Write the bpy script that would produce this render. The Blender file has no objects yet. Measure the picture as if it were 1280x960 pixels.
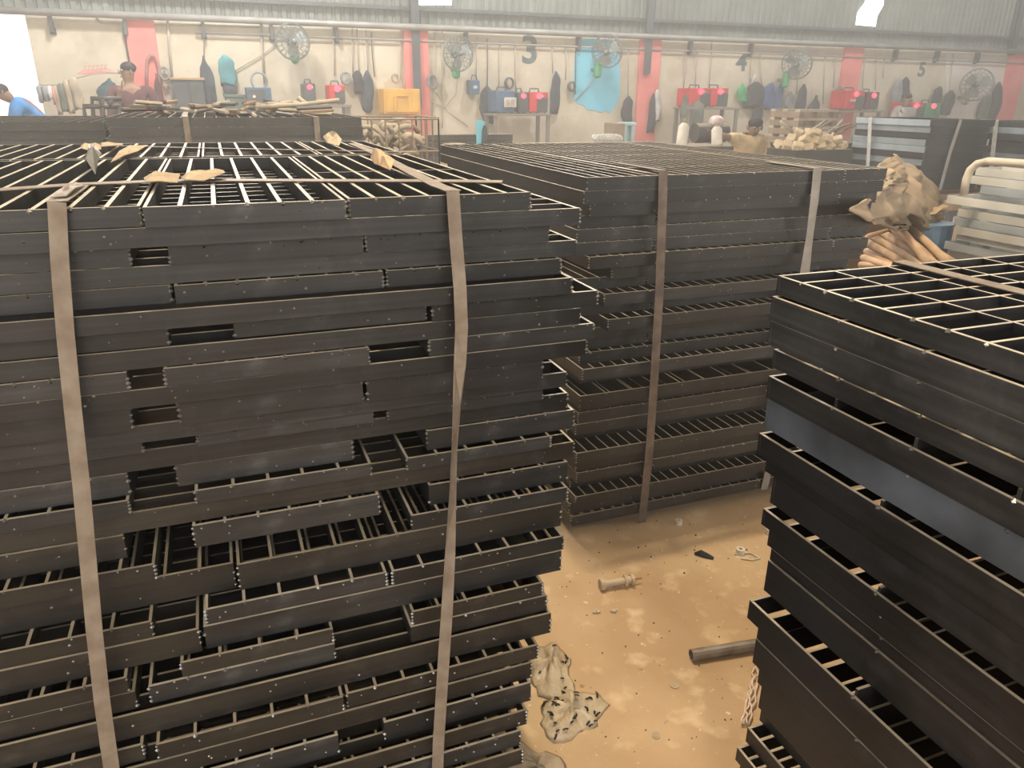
import bpy, math, random
import numpy as np
from mathutils import Vector, Matrix
random.seed(7)
S = bpy.context.scene
COL = S.collection
# ------------------------------------------------------------------ camera, world, lights, exposure
F, H = 935.0, 1.55                      # focal length in pixels of the 1280 px wide frame, eye height
dY = np.array([258-640, 115-480, F]); dY /= np.linalg.norm(dY)
dX = np.array([2608.0, 145-480, F]); dX -= dX.dot(dY)*dY; dX /= np.linalg.norm(dX)
dZ = np.cross(dX, dY)
if dZ[1] > 0: dZ = -dZ
MC = np.array([dX, dY, dZ]).T           # camera axes (right, down, forward) from world axes
cam_d = bpy.data.cameras.new('camera'); cam = bpy.data.objects.new('camera', cam_d); COL.objects.link(cam)
cam_d.sensor_width = 36.0; cam_d.lens = F*36.0/1280.0; cam_d.clip_start = 0.02; cam_d.clip_end = 300
r_, d_, f_ = MC[0], MC[1], MC[2]
cam.matrix_world = Matrix(((r_[0], -d_[0], -f_[0], 0), (r_[1], -d_[1], -f_[1], 0), (r_[2], -d_[2], -f_[2], H), (0, 0, 0, 1)))
S.camera = cam
W = bpy.data.worlds.new('sky'); S.world = W; W.use_nodes = True
W.node_tree.nodes['Background'].inputs[0].default_value = (1.0, 0.985, 0.95, 1)
W.node_tree.nodes['Background'].inputs[1].default_value = 1.7
def lamp(name, loc, power, size, color, kind='POINT'):
    l = bpy.data.lights.new(name, kind); l.energy = power; l.color = color
    if kind == 'POINT': l.shadow_soft_size = size
    else: l.size = size
    o = bpy.data.objects.new(name, l); o.location = loc; COL.objects.link(o); return o
lamp('high_bay_or_added_lamp', (1.35, 3.15, 5.2), 560, 0.09, (1.0, 0.82, 0.58))
lamp('high_bay_or_added_lamp', (-0.3, -2.6, 4.6), 170, 0.12, (1.0, 0.86, 0.66))  # unseen lamp added in front to light the stacks' edges and faces
for lx, lp in ((0.0, 680), (5.0, 350), (9.5, 250), (14.0, 190)):
    lamp('wall_bay_lamp', (lx, 9.6, 4.9), lp, 0.25, (1.0, 0.96, 0.91))
S.view_settings.view_transform = 'Standard'; S.view_settings.look = 'None'
S.view_settings.gamma = 1.0; S.view_settings.use_curve_mapping = False
S.view_settings.exposure = 0.45
HAZE = 0.042

def at(u, v, Y):
    """world point seen at pixel (u, v) of the 1280x960 frame, at depth Y"""
    d = MC.T @ np.array([u-640, v-480, F]); t = Y/d[1]
    return Vector((t*d[0], Y, H+t*d[2]))
def x_at(u, Y, z):
    k0 = MC[0][1]*Y + MC[0][2]*(z-H); k2 = MC[2][1]*Y + MC[2][2]*(z-H); q = (u-640)/F
    return (q*k2-k0)/(MC[0][0]-q*MC[2][0])
def Y_of(v_u, z):
    """depth at which the ray through pixel (u, v) reaches height z"""
    d = MC.T @ np.array([v_u[0]-640, v_u[1]-480, F]); t = (z-H)/d[2]
    return t*d[0], t*d[1]

# ------------------------------------------------------------------ materials
MATS = {}
def mat(name, col, rough=0.6, metal=0.0, var=0.15, scale=8.0, bump=0.0, dust=0.0, dustcol=(0.42, 0.33, 0.22), col2=None, rnd=0.0, emit=0.0, spec=0.5, detail=4.0, alpha=1.0, streak=0.0):
    if name in MATS: return MATS[name]
    m = bpy.data.materials.new(name); m.use_nodes = True; nt = m.node_tree; N = nt.nodes; L = nt.links
    b = N['Principled BSDF']; b.inputs['Roughness'].default_value = rough; b.inputs['Metallic'].default_value = metal
    b.inputs['Specular IOR Level'].default_value = spec
    tc = N.new('ShaderNodeTexCoord'); nz = N.new('ShaderNodeTexNoise'); nz.inputs['Scale'].default_value = scale; nz.inputs['Detail'].default_value = detail
    L.new(tc.outputs['Object'], nz.inputs['Vector'])
    cr = N.new('ShaderNodeValToRGB')
    c2 = col2 or tuple(max(0, c*(1-var)) for c in col)
    c1 = col if col2 else tuple(min(1, c*(1+var)) for c in col)
    cr.color_ramp.elements[0].position = 0.36; cr.color_ramp.elements[1].position = 0.66
    cr.color_ramp.elements[0].color = (*c2, 1); cr.color_ramp.elements[1].color = (*c1, 1)
    L.new(nz.outputs['Fac'], cr.inputs[0]); out = cr.outputs[0]
    if streak:                          # mill streaks along the plates and scuffed patches
        mp = N.new('ShaderNodeMapping'); mp.inputs['Scale'].default_value = (1.2, 1.2, 70); L.new(tc.outputs['Object'], mp.inputs[0])
        ns = N.new('ShaderNodeTexNoise'); ns.inputs['Scale'].default_value = 2.0; ns.inputs['Detail'].default_value = 5; L.new(mp.outputs[0], ns.inputs['Vector'])
        n4 = N.new('ShaderNodeTexNoise'); n4.inputs['Scale'].default_value = 11; n4.inputs['Detail'].default_value = 7; n4.inputs['Roughness'].default_value = 0.7; L.new(tc.outputs['Object'], n4.inputs['Vector'])
        r1 = N.new('ShaderNodeMapRange'); r1.inputs[1].default_value = 0.3; r1.inputs[2].default_value = 0.7; r1.inputs[3].default_value = 1-streak; r1.inputs[4].default_value = 1+streak; L.new(ns.outputs['Fac'], r1.inputs[0])
        r2 = N.new('ShaderNodeMapRange'); r2.inputs[1].default_value = 0.54; r2.inputs[2].default_value = 0.72; r2.inputs[3].default_value = 1.0; r2.inputs[4].default_value = 2.1; L.new(n4.outputs['Fac'], r2.inputs[0])
        mm = N.new('ShaderNodeMath'); mm.operation = 'MULTIPLY'; L.new(r1.outputs[0], mm.inputs[0]); L.new(r2.outputs[0], mm.inputs[1])
        mx = N.new('ShaderNodeVectorMath'); mx.operation = 'SCALE'; L.new(out, mx.inputs[0]); L.new(mm.outputs[0], mx.inputs['Scale']); out = mx.outputs[0]
        rr = N.new('ShaderNodeMapRange'); rr.inputs[3].default_value = rough-0.12; rr.inputs[4].default_value = rough+0.14; L.new(n4.outputs['Fac'], rr.inputs[0]); L.new(rr.outputs[0], b.inputs['Roughness'])
    if rnd:
        oi = N.new('ShaderNodeObjectInfo'); mr = N.new('ShaderNodeMapRange')
        mr.inputs[3].default_value = 1-rnd; mr.inputs[4].default_value = 1+rnd
        L.new(oi.outputs['Random'], mr.inputs[0])
        mx = N.new('ShaderNodeVectorMath'); mx.operation = 'SCALE'; L.new(out, mx.inputs[0]); L.new(mr.outputs[0], mx.inputs['Scale']); out = mx.outputs[0]
    if dust:                            # settled dust: lies on what faces up
        ge = N.new('ShaderNodeNewGeometry'); sp = N.new('ShaderNodeSeparateXYZ'); L.new(ge.outputs['Normal'], sp.inputs[0])
        n2 = N.new('ShaderNodeTexNoise'); n2.inputs['Scale'].default_value = 14; L.new(tc.outputs['Object'], n2.inputs['Vector'])
        a = N.new('ShaderNodeMapRange'); a.inputs[1].default_value = 0.5; a.inputs[2].default_value = 1.0; a.inputs[4].default_value = dust; L.new(sp.outputs[2], a.inputs[0])
        c = N.new('ShaderNodeMath'); c.operation = 'MULTIPLY'; L.new(a.outputs[0], c.inputs[0])
        k = N.new('ShaderNodeMapRange'); k.inputs[1].default_value = 0.3; k.inputs[2].default_value = 0.6; k.inputs[3].default_value = 0.6; L.new(n2.outputs['Fac'], k.inputs[0]); L.new(k.outputs[0], c.inputs[1])
        mx = N.new('ShaderNodeMixRGB'); L.new(c.outputs[0], mx.inputs[0]); L.new(out, mx.inputs[1]); mx.inputs[2].default_value = (*dustcol, 1); out = mx.outputs[0]
    L.new(out, b.inputs['Base Color'])
    if bump:
        bp = N.new('ShaderNodeBump'); bp.inputs['Strength'].default_value = bump; bp.inputs['Distance'].default_value = 0.01
        n3 = N.new('ShaderNodeTexNoise'); n3.inputs['Scale'].default_value = scale*3; n3.inputs['Detail'].default_value = 6; L.new(tc.outputs['Object'], n3.inputs['Vector'])
        L.new(n3.outputs['Fac'], bp.inputs['Height']); L.new(bp.outputs[0], b.inputs['Normal'])
    if emit:
        b.inputs['Emission Color'].default_value = (*col, 1); b.inputs['Emission Strength'].default_value = emit
    if alpha < 1: b.inputs['Alpha'].default_value = alpha
    MATS[name] = m; return m
BLACK = mat('black_paint_steel', (0.032, 0.032, 0.033), 0.40, 0, col2=(0.015, 0.015, 0.016), scale=5, bump=0.06, dust=1.0, rnd=0.4, dustcol=(0.60, 0.52, 0.40), streak=0.35)
DUSTY = mat('dusty_black_steel', (0.030, 0.026, 0.0215), 0.46, 0, col2=(0.014, 0.012, 0.010), scale=4, bump=0.06, dust=0.9, rnd=0.3, dustcol=(0.52, 0.43, 0.31), streak=0.35)
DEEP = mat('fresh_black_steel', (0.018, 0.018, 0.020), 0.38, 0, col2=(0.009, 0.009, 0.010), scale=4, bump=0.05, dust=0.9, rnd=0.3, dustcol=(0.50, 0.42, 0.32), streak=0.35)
SLATE = mat('slate_blue_steel', (0.085, 0.10, 0.125), 0.5, 0, col2=(0.032, 0.038, 0.048), scale=6, bump=0.05, dust=0.2)  # lighter blue-grey for the frame of one layer
WELD = mat('weld_metal', (0.45, 0.43, 0.40), 0.35, 0.8, scale=60)
STRAP = mat('rusty_strap', (0.27, 0.222, 0.172), 0.6, 0.15, col2=(0.19, 0.143, 0.105), scale=25, bump=0.1)
STRAPD = mat('dark_strap', (0.20, 0.15, 0.115), 0.55, 0.25, col2=(0.12, 0.085, 0.065), scale=25)
STRAPW = mat('bare_strap', (0.62, 0.64, 0.64), 0.4, 0.3, scale=20)
PAPER = mat('torn_brown_paper', (0.50, 0.39, 0.26), 0.9, col2=(0.36, 0.27, 0.17), scale=15)

# ------------------------------------------------------------------ mesh builder
class MB:
    def __init__(s): s.v = []; s.f = []; s.m = []
    def add(s, vs, fs, mi=0):
        k = len(s.v); s.v += [tuple(p) for p in vs]; s.f += [tuple(i+k for i in q) for q in fs]; s.m += [mi]*len(fs); return s
    def box(s, x0, x1, y0, y1, z0, z1, mi=0):
        return s.add([(x0,y0,z0),(x1,y0,z0),(x1,y1,z0),(x0,y1,z0),(x0,y0,z1),(x1,y0,z1),(x1,y1,z1),(x0,y1,z1)],
                     [(0,3,2,1),(4,5,6,7),(0,1,5,4),(1,2,6,5),(2,3,7,6),(3,0,4,7)], mi)
    def bev(s, x0, x1, y0, y1, z0, z1, b, mi=0):
        """box with chamfered edges"""
        vs = []; 
        for z, i in ((z0, b), (z0+b, 0), (z1-b, 0), (z1, b)):
            c = b if i == 0 else b
            x0i, x1i, y0i, y1i = x0+i, x1-i, y0+i, y1-i
            vs += [(x0i+c,y0i,z),(x1i-c,y0i,z),(x1i,y0i+c,z),(x1i,y1i-c,z),(x1i-c,y1i,z),(x0i+c,y1i,z),(x0i,y1i-c,z),(x0i,y0i+c,z)]
        fs = [tuple(range(7,-1,-1)), tuple(range(24,32))]
        for k in range(3):
            for j in range(8): fs.append((k*8+j, k*8+(j+1)%8, k*8+8+(j+1)%8, k*8+8+j))
        return s.add(vs, fs, mi)
    def tube(s, path, r, n=6, mi=0, closed=False, cap=True):
        P = [Vector(p) for p in path]; R = r if isinstance(r, (list, tuple)) else [r]*len(P)
        vs = []; N = len(P); up = None
        for i, p in enumerate(P):
            a = P[i-1] if (i > 0 or closed) else p; b = P[(i+1) % N] if (i < N-1 or closed) else p
            t = (b-a).normalized() if (b-a).length > 1e-9 else Vector((0,0,1))
            if up is None: up = Vector((0,0,1)) if abs(t.z) < 0.9 else Vector((1,0,0))
            x = t.cross(up)
            if x.length < 1e-4: x = t.cross(Vector((0,1,0)))
            x.normalize(); y = x.cross(t); up = y
            for j in range(n):
                an = 2*math.pi*j/n; vs.append(p+(x*math.cos(an)+y*math.sin(an))*R[i])
        fs = []
        for i in range(N if closed else N-1):
            i2 = (i+1) % N
            for j in range(n): fs.append((i*n+j, i2*n+j, i2*n+(j+1)%n, i*n+(j+1)%n))
        if cap and not closed: fs += [tuple(range(n)), tuple(range((N-1)*n, N*n))[::-1]]
        return s.add(vs, fs, mi)
    def ell(s, c, rx, ry, rz, n=10, m=6, mi=0):
        vs = [(c[0], c[1], c[2]-rz)]
        for i in range(1, m):
            a = -math.pi/2+math.pi*i/m
            for j in range(n):
                b = 2*math.pi*j/n; vs.append((c[0]+rx*math.cos(a)*math.cos(b), c[1]+ry*math.cos(a)*math.sin(b), c[2]+rz*math.sin(a)))
        vs.append((c[0], c[1], c[2]+rz)); k = len(vs)-1; fs = []
        for j in range(n): fs.append((0, 1+(j+1)%n, 1+j)); fs.append((k, k-n+j, k-n+(j+1)%n))
        for i in range(m-2):
            for j in range(n): fs.append((1+i*n+j, 1+i*n+(j+1)%n, 1+(i+1)*n+(j+1)%n, 1+(i+1)*n+j))
        return s.add(vs, fs, mi)
    def octa(s, c, r, mi=0):
        x, y, z = c
        return s.add([(x-r,y,z),(x+r,y,z),(x,y-r,z),(x,y+r,z),(x,y,z-r),(x,y,z+r)], [(0,2,5),(2,1,5),(1,3,5),(3,0,5),(2,0,4),(1,2,4),(3,1,4),(0,3,4)], mi)
    def prism(s, poly, ax, a0, a1, mi=0):
        """extrude a polygon of (p, q) pairs along axis ax (0, 1, 2)"""
        def mk(p, a):
            q = [p[0], p[1]]; q.insert(ax, a); return tuple(q)
        n = len(poly); vs = [mk(p, a0) for p in poly]+[mk(p, a1) for p in poly]
        fs = [tuple(range(n)), tuple(range(2*n-1, n-1, -1))]+[(i, n+i, n+(i+1)%n, (i+1)%n) for i in range(n)]
        return s.add(vs, fs, mi)
    def ribbon(s, path, widths, t=0.0012, wdir=(1,0,0), angs=None, mi=0):
        """flat strap following a path; its width lies along wdir turned by angs about the path"""
        P = [Vector(p) for p in path]; vs = []; N = len(P)
        for i, p in enumerate(P):
            tn = (P[min(i+1, N-1)]-P[max(i-1, 0)]).normalized(); w = Vector(wdir); w = (w-tn*w.dot(tn)).normalized()
            if angs and angs[i]: w = Matrix.Rotation(angs[i], 3, tn) @ w
            n = tn.cross(w).normalized(); h = (widths[i] if isinstance(widths, (list, tuple)) else widths)/2
            vs += [p-w*h-n*t/2, p+w*h-n*t/2, p+w*h+n*t/2, p-w*h+n*t/2]
        fs = [(0,1,2,3), (4*N-1,4*N-2,4*N-3,4*N-4)]
        for i in range(N-1):
            for j in range(4): fs.append((4*i+j, 4*i+4+j, 4*i+4+(j+1)%4, 4*i+(j+1)%4))
        return s.add(vs, fs, mi)
    def mesh(s, name, mats, smooth=False):
        me = bpy.data.meshes.new(name); me.from_pydata(s.v, [], s.f)
        for m in (mats if isinstance(mats, (list, tuple)) else [mats]): me.materials.append(m)
        if any(s.m): me.polygons.foreach_set('material_index', s.m)
        bm_fix(me)
        if smooth: me.polygons.foreach_set('use_smooth', [True]*len(me.polygons))
        me.update(); return me
    def build(s, name, mats, parent=None, loc=(0,0,0), rot=(0,0,0), smooth=False):
        o = bpy.data.objects.new(name, s.mesh(name, mats, smooth)); COL.objects.link(o); o.location = loc; o.rotation_euler = rot
        if parent: o.parent = parent
        return o
import bmesh
def bm_fix(me):
    bm = bmesh.new(); bm.from_mesh(me); bmesh.ops.recalc_face_normals(bm, faces=bm.faces); bm.to_mesh(me); bm.free()
SEEN = {}
def tag(o, label=None, cat=None, group=None, kind=None):
    if label:
        if label in SEEN and not group: print('DUP LABEL', label)
        SEEN[label] = 1; o['label'] = label
    if cat: o['category'] = cat
    if group: o['group'] = group
    if kind: o['kind'] = kind
    return o
def thing(name, label, cat, loc=(0,0,0), group=None, rz=0.0):
    o = bpy.data.objects.new(name, None); o.empty_display_size = 0.05; COL.objects.link(o); o.location = loc; o.rotation_euler = (0,0,rz)
    return tag(o, label, cat, group)
def piece(me, name, parent, loc=(0,0,0), rot=(0,0,0), scale=None):
    o = bpy.data.objects.new(name, me); COL.objects.link(o); o.parent = parent; o.location = loc; o.rotation_euler = rot
    if scale: o.scale = scale
    return o
ORD = ['top', 'second', 'third', 'fourth', 'fifth', 'sixth', 'seventh', 'eighth', 'ninth', 'tenth', 'eleventh', 'twelfth', 'thirteenth', 'fourteenth', 'fifteenth', 'sixteenth', 'seventeenth', 'eighteenth', 'nineteenth', 'twentieth', 'twenty-first', 'twenty-second', 'twenty-third', 'twenty-fourth', 'twenty-fifth', 'twenty-sixth', 'twenty-seventh', 'twenty-eighth', 'twenty-ninth', 'thirtieth', 'thirty-first', 'thirty-second', 'thirty-third', 'thirty-fourth', 'thirty-fifth', 'thirty-sixth', 'thirty-seventh', 'thirty-eighth']

# ------------------------------------------------------------------ setting: floor, walls, roof
FLOORM = mat('dusty_floor', (0.56, 0.40, 0.24), 0.92, col2=(0.42, 0.28, 0.155), scale=2.2, bump=0.25, detail=9)
def floor_nodes():
    nt = FLOORM.node_tree; N = nt.nodes; L = nt.links; b = N['Principled BSDF']
    src = b.inputs['Base Color'].links[0].from_socket; tc = N.new('ShaderNodeTexCoord')
    for sc, lo, hi, c, k in ((9, 0.56, 0.70, (0.70, 0.53, 0.34), 0.7), (38, 0.66, 0.72, (0.80, 0.66, 0.48), 0.7), (26, 0.70, 0.75, (0.20, 0.13, 0.08), 0.7), (1.1, 0.52, 0.72, (0.36, 0.23, 0.12), 0.5)):
        n = N.new('ShaderNodeTexNoise'); n.inputs['Scale'].default_value = sc; n.inputs['Detail'].default_value = 5; L.new(tc.outputs['Object'], n.inputs['Vector'])
        r = N.new('ShaderNodeMapRange'); r.inputs[1].default_value = lo; r.inputs[2].default_value = hi; r.inputs[4].default_value = k; L.new(n.outputs['Fac'], r.inputs[0])
        m = N.new('ShaderNodeMixRGB'); L.new(r.outputs[0], m.inputs[0]); L.new(src, m.inputs[1]); m.inputs[2].default_value = (*c, 1); src = m.outputs[0]
    L.new(src, b.inputs['Base Color'])
floor_nodes()
tag(MB().box(-40, 45, -12, 60, -0.1, 0).build('floor', FLOORM), kind='structure')
WY = 12.0
PLAST = mat('cream_plaster', (0.63, 0.575, 0.455), 0.9, col2=(0.52, 0.46, 0.35), scale=1.3, bump=0.3, detail=9)
def grime(m, marks):
    nt = m.node_tree; N = nt.nodes; L = nt.links; b = N['Principled BSDF']; src = b.inputs['Base Color'].links[0].from_socket; tc = N.new('ShaderNodeTexCoord')
    for sc, lo, hi, c, k in marks:
        n = N.new('ShaderNodeTexNoise'); n.inputs['Scale'].default_value = sc; n.inputs['Detail'].default_value = 7; n.inputs['Roughness'].default_value = 0.65; L.new(tc.outputs['Object'], n.inputs['Vector'])
        r = N.new('ShaderNodeMapRange'); r.inputs[1].default_value = lo; r.inputs[2].default_value = hi; r.inputs[4].default_value = k; L.new(n.outputs['Fac'], r.inputs[0])
        q = N.new('ShaderNodeMixRGB'); L.new(r.outputs[0], q.inputs[0]); L.new(src, q.inputs[1]); q.inputs[2].default_value = (*c, 1); src = q.outputs[0]
    L.new(src, b.inputs['Base Color'])
grime(PLAST, ((2.2, 0.5, 0.72, (0.36, 0.28, 0.19), 0.55), (7, 0.6, 0.75, (0.30, 0.24, 0.17), 0.6), (4.5, 0.56, 0.7, (0.72, 0.68, 0.58), 0.5)))
WHITEW = mat('whitewash', (0.72, 0.66, 0.62), 0.9, col2=(0.64, 0.56, 0.50), scale=2.5, detail=6)
GIRT = 2.46
wall = tag(MB().box(-2.03, 22, WY, WY+0.2, 0, GIRT).build('wall_back', PLAST), kind='structure')
CLAD = mat('corrugated_cladding', (0.215, 0.235, 0.215), 0.55, 0.1, col2=(0.155, 0.17, 0.155), scale=2, rnd=0.1)
sh = MB(); prof = []
for k in range(8):
    x = k*0.125; prof += [(x, 0), (x+0.06, 0), (x+0.075, 0.022), (x+0.11, 0.022)]
prof.append((1.0, 0))
sh.add([(p[0], p[1], 0) for p in prof]+[(p[0], p[1], 3.3) for p in prof]+[(p[0], p[1]+0.012, 0) for p in prof]+[(p[0], p[1]+0.012, 3.3) for p in prof],
       [(i, i+1, len(prof)+i+1, len(prof)+i) for i in range(len(prof)-1)]+[(2*len(prof)+i, 3*len(prof)+i, 3*len(prof)+i+1, 2*len(prof)+i+1) for i in range(len(prof)-1)])
shm = sh.mesh('cladding_sheet', CLAD)
clad = tag(MB().box(-8, 22, WY+0.16, WY+0.2, GIRT+0.02, GIRT+0.12).build('wall_back_upper', CLAD), kind='structure')
for i in range(30): piece(shm, 'cladding_sheet', clad, (-8+i, WY+0.06+0.004*(i % 2), GIRT+0.02))
tag(MB().box(-9, 22.2, -5, WY+0.25, 5.76, 5.86).build('ceiling', mat('roof_sheet', (0.40, 0.40, 0.38), 0.7, scale=2)), kind='structure')
tag(MB().box(22, 22.2, -5, WY+0.25, 0, 5.76).build('wall_right', PLAST), kind='structure')
GSTEEL = mat('grey_steel_pipe', (0.30, 0.29, 0.27), 0.5, 0.3, scale=6)
DSTEEL = mat('dark_steel', (0.10, 0.105, 0.11), 0.5, 0.3, scale=6)
n_trim = [0]
def trim(mb, m, smooth=False):
    n_trim[0] += 1; return tag(mb.build('trim_%d' % n_trim[0], m, smooth=smooth), kind='structure')
trim(MB().tube([(-8, WY-0.12, GIRT+0.01), (22, WY-0.12, GIRT+0.01)], 0.045, 10), mat('girt_pipe', (0.30, 0.295, 0.28), 0.5, 0.2, scale=5), True)
trim(MB().tube([(-0.05, WY-0.06, 2.30), (22, WY-0.06, 2.24)], 0.014, 6), GSTEEL, True)
trim(MB().box(-8, 22, WY-0.03, WY+0.03, 2.70, 2.75), DSTEEL)
trim(MB().box(-8, 22, WY-0.03, WY+0.03, 3.9, 3.95), DSTEEL)
# girt brackets: short flats below the pipe
for u, v in ((60, 12), (154, 17), (252, 20), (338, 24), (420, 28), (583, 36), (725, 42), (865, 48), (941, 51), (1122, 62), (1174, 65), (1224, 68)):
    p = at(u, v, WY-0.08)
    trim(MB().box(p.x-0.022, p.x+0.022, WY-0.10, WY, GIRT-0.22, GIRT-0.03).box(p.x-0.035, p.x+0.035, WY-0.02, WY, GIRT-0.24, GIRT-0.16), DSTEEL)
# painted pilasters
PINK = mat('pink_red_paint', (0.80, 0.26, 0.235), 0.85, col2=(0.68, 0.19, 0.175), scale=3, detail=7)
def pilaster(u0, u1, v, ztop=GIRT-0.03):
    a = at(u0, v, WY-0.05).x; b = at(u1, v, WY-0.05).x
    trim(MB().box(a, b, WY-0.05, WY, 0, ztop), PINK)
pilaster(160, 197, 60); pilaster(506, 518, 80); pilaster(525, 536, 80); pilaster(800, 826, 70); pilaster(1053, 1076, 90); pilaster(1254, 1276, 110)
# steel columns standing proud of the cladding
for u, v, z0 in ((521, 80, 1.35), (811, 60, 1.9), (1268, 60, 2.4)):
    x = at(u, v, WY-0.1).x
    trim(MB().box(x-0.06, x+0.06, WY-0.10, WY-0.085, z0, 5.7).box(x-0.06, x+0.06, WY-0.04, WY-0.025, z0, 5.7).box(x-0.008, x+0.008, WY-0.085, WY-0.04, z0, 5.7), mat('slate_column', (0.085, 0.095, 0.11), 0.5, 0.2, scale=4))
# whitewashed patch of wall behind the last fan, blue patch behind the middle fan
def patch(name, pts, m, y0, t=0.004):
    P = [at(u, v, WY-y0) for u, v in pts]
    return MB().prism([(p.x, p.z) for p in P], 1, WY-y0-t, WY-y0).build(name, m)
tag(patch('trim_40', [(1183, 66), (1256, 72), (1250, 170), (1182, 160)], WHITEW, 0.0, 0.006), kind='structure')
BLUEP = mat('light_blue_sheet', (0.20, 0.60, 0.78), 0.6, col2=(0.16, 0.52, 0.70), scale=3)
tag(patch('plastic_sheet', [(720, 50), (742, 48), (771, 52), (774, 80), (775, 100), (774, 122), (768, 135), (764, 137), (762, 142), (757, 138), (750, 141), (742, 137), (735, 138), (729, 131), (722, 130), (716, 122), (717, 90)], BLUEP, 0.004, 0.006), 'ragged light blue sheet fixed to the wall behind a tilted fan', 'sheet')
# bright openings high in the cladding
LITW = mat('bright_opening', (1.0, 1.0, 0.97), 0.5, emit=2.2)
def lit(n, pts):
    P = [at(u, v, WY-0.0) for u, v in pts]
    tag(MB().prism([(p.x, p.z) for p in P], 1, WY+0.028, WY+0.05).build('window_%d' % n, LITW), kind='structure')
lit(1, [(524, 6), (565, 6), (566, -22), (525, -22)])
lit(2, [(1072, 31), (1096, 33), (1098, 20), (1106, 6), (1107, -20), (1085, -20), (1084, 2), (1074, 16)])
# numbers stencilled on the bays
INK = mat('stencil_ink', (0.06, 0.10, 0.11), 0.9, col2=(0.13, 0.17, 0.17), scale=12)
def number(txt, u, v, h, lab):
    c = bpy.data.curves.new('stencilled_number', 'FONT'); c.body = txt; c.size = h*1.38; c.extrude = 0.002; c.offset = 0.016*h/0.42; c.align_x = 'CENTER'
    c.materials.append(INK); tmp = bpy.data.objects.new('tmp', c); COL.objects.link(tmp)
    me = bpy.data.meshes.new_from_object(tmp); bpy.data.objects.remove(tmp); o = bpy.data.objects.new('stencilled_number', me); COL.objects.link(o)
    p = at(u, v, WY-0.003); o.location = p; o.rotation_euler = (math.pi/2, 0, 0); tag(o, lab, 'sign'); o.scale.x = 1.1
number('3', 662, 78, 0.40, 'stencilled figure three on the wall left of the blue sheet'); number('4', 926, 88, 0.30, 'stencilled figure four above the black hanging jacket'); number('5', 1151, 95, 0.26, 'stencilled figure five above the red and green machines')
# conduits and hanging cables on the wall
CABLE = mat('grey_conduit', (0.40, 0.36, 0.29), 0.7, scale=5)
DCABLE = mat('dark_cable', (0.10, 0.095, 0.09), 0.7, scale=5)
def wire(name, pts, r, m, lab, y=0.03, cat='cable'):
    P = [at(u, v, WY-y) for u, v in pts]
    tag(MB().tube(P, r, 5).build(name, m, smooth=True), lab, cat)
wire('conduit', [(121, 14), (122, 25), (126, 28), (325, 34)], 0.014, CABLE, 'pale conduit run bending level below the girt at the left', cat='pipe')
for i, (u0, v0, u1, v1) in enumerate(((154, 32, 163, 85), (209, 17, 216, 105), (254, 34, 255, 72), (326, 24, 331, 106), (416, 28, 418, 95), (440, 34, 441, 92), (446, 36, 449, 92), (457, 38, 460, 92), (464, 40, 468, 96), (501, 34, 501, 100), (544, 36, 540, 160), (553, 38, 553, 160), (597, 46, 595, 98), (609, 48, 609, 108), (625, 50, 624, 112), (644, 52, 645, 118), (690, 56, 691, 92), (707, 56, 707, 100), (720, 44, 719, 118), (786, 58, 785, 120), (858, 62, 854, 112), (872, 60, 869, 110), (890, 50, 886, 108), (940, 66, 937, 102), (950, 68, 952, 104), (1000, 66, 996, 118), (1032, 66, 1029, 130), (1044, 66, 1042, 110), (1082, 70, 1078, 112), (1096, 72, 1094, 112), (1105, 72, 1104, 98), (1192, 66, 1183, 150), (1260, 78, 1247, 150))):
    P0, P1 = (u0, v0), (u1, v1); um = (u0+u1)/2+random.uniform(-1, 1)
    wire('wall_cable', [P0, (um, (v0+v1)/2), P1], 0.017 if i in (1, 3) else 0.009, DCABLE if i in (0, 8, 13, 18) else CABLE, 'thin cable dropping down the wall, number %s from the left' % ORD[i].replace('top', 'first'), y=0.03)
for k, pts in enumerate(([(288, 92), (320, 73), (345, 55)], [(573, 92), (570, 118), (556, 134), (540, 128)], [(742, 92), (738, 105), (720, 125)], [(545, 115), (560, 140), (585, 158)])):
    wire('slack_cable', pts, 0.008, CABLE, ('slack grey cable slanting up to the first wall fan', 'slack cable looping below the second wall fan', 'slack cable falling from the tilted fan', 'slack cable sagging right of the yellow cabinet')[k])
# haze
hz = bpy.data.materials.new('smoky_haze'); hz.use_nodes = True; nt = hz.node_tree; nt.nodes.clear()
vo = nt.nodes.new('ShaderNodeVolumeScatter'); vo.inputs['Color'].default_value = (0.98, 0.97, 0.94, 1); vo.inputs['Density'].default_value = HAZE; vo.inputs['Anisotropy'].default_value = 0.25
oo = nt.nodes.new('ShaderNodeOutputMaterial'); nt.links.new(vo.outputs[0], oo.inputs['Volume'])
tag(MB().box(-8.5, 21.9, 1.0, 11.96, 0.01, 5.7).build('haze', hz), 'thin smoky haze hanging in the workshop air', 'haze', kind='stuff')

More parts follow.
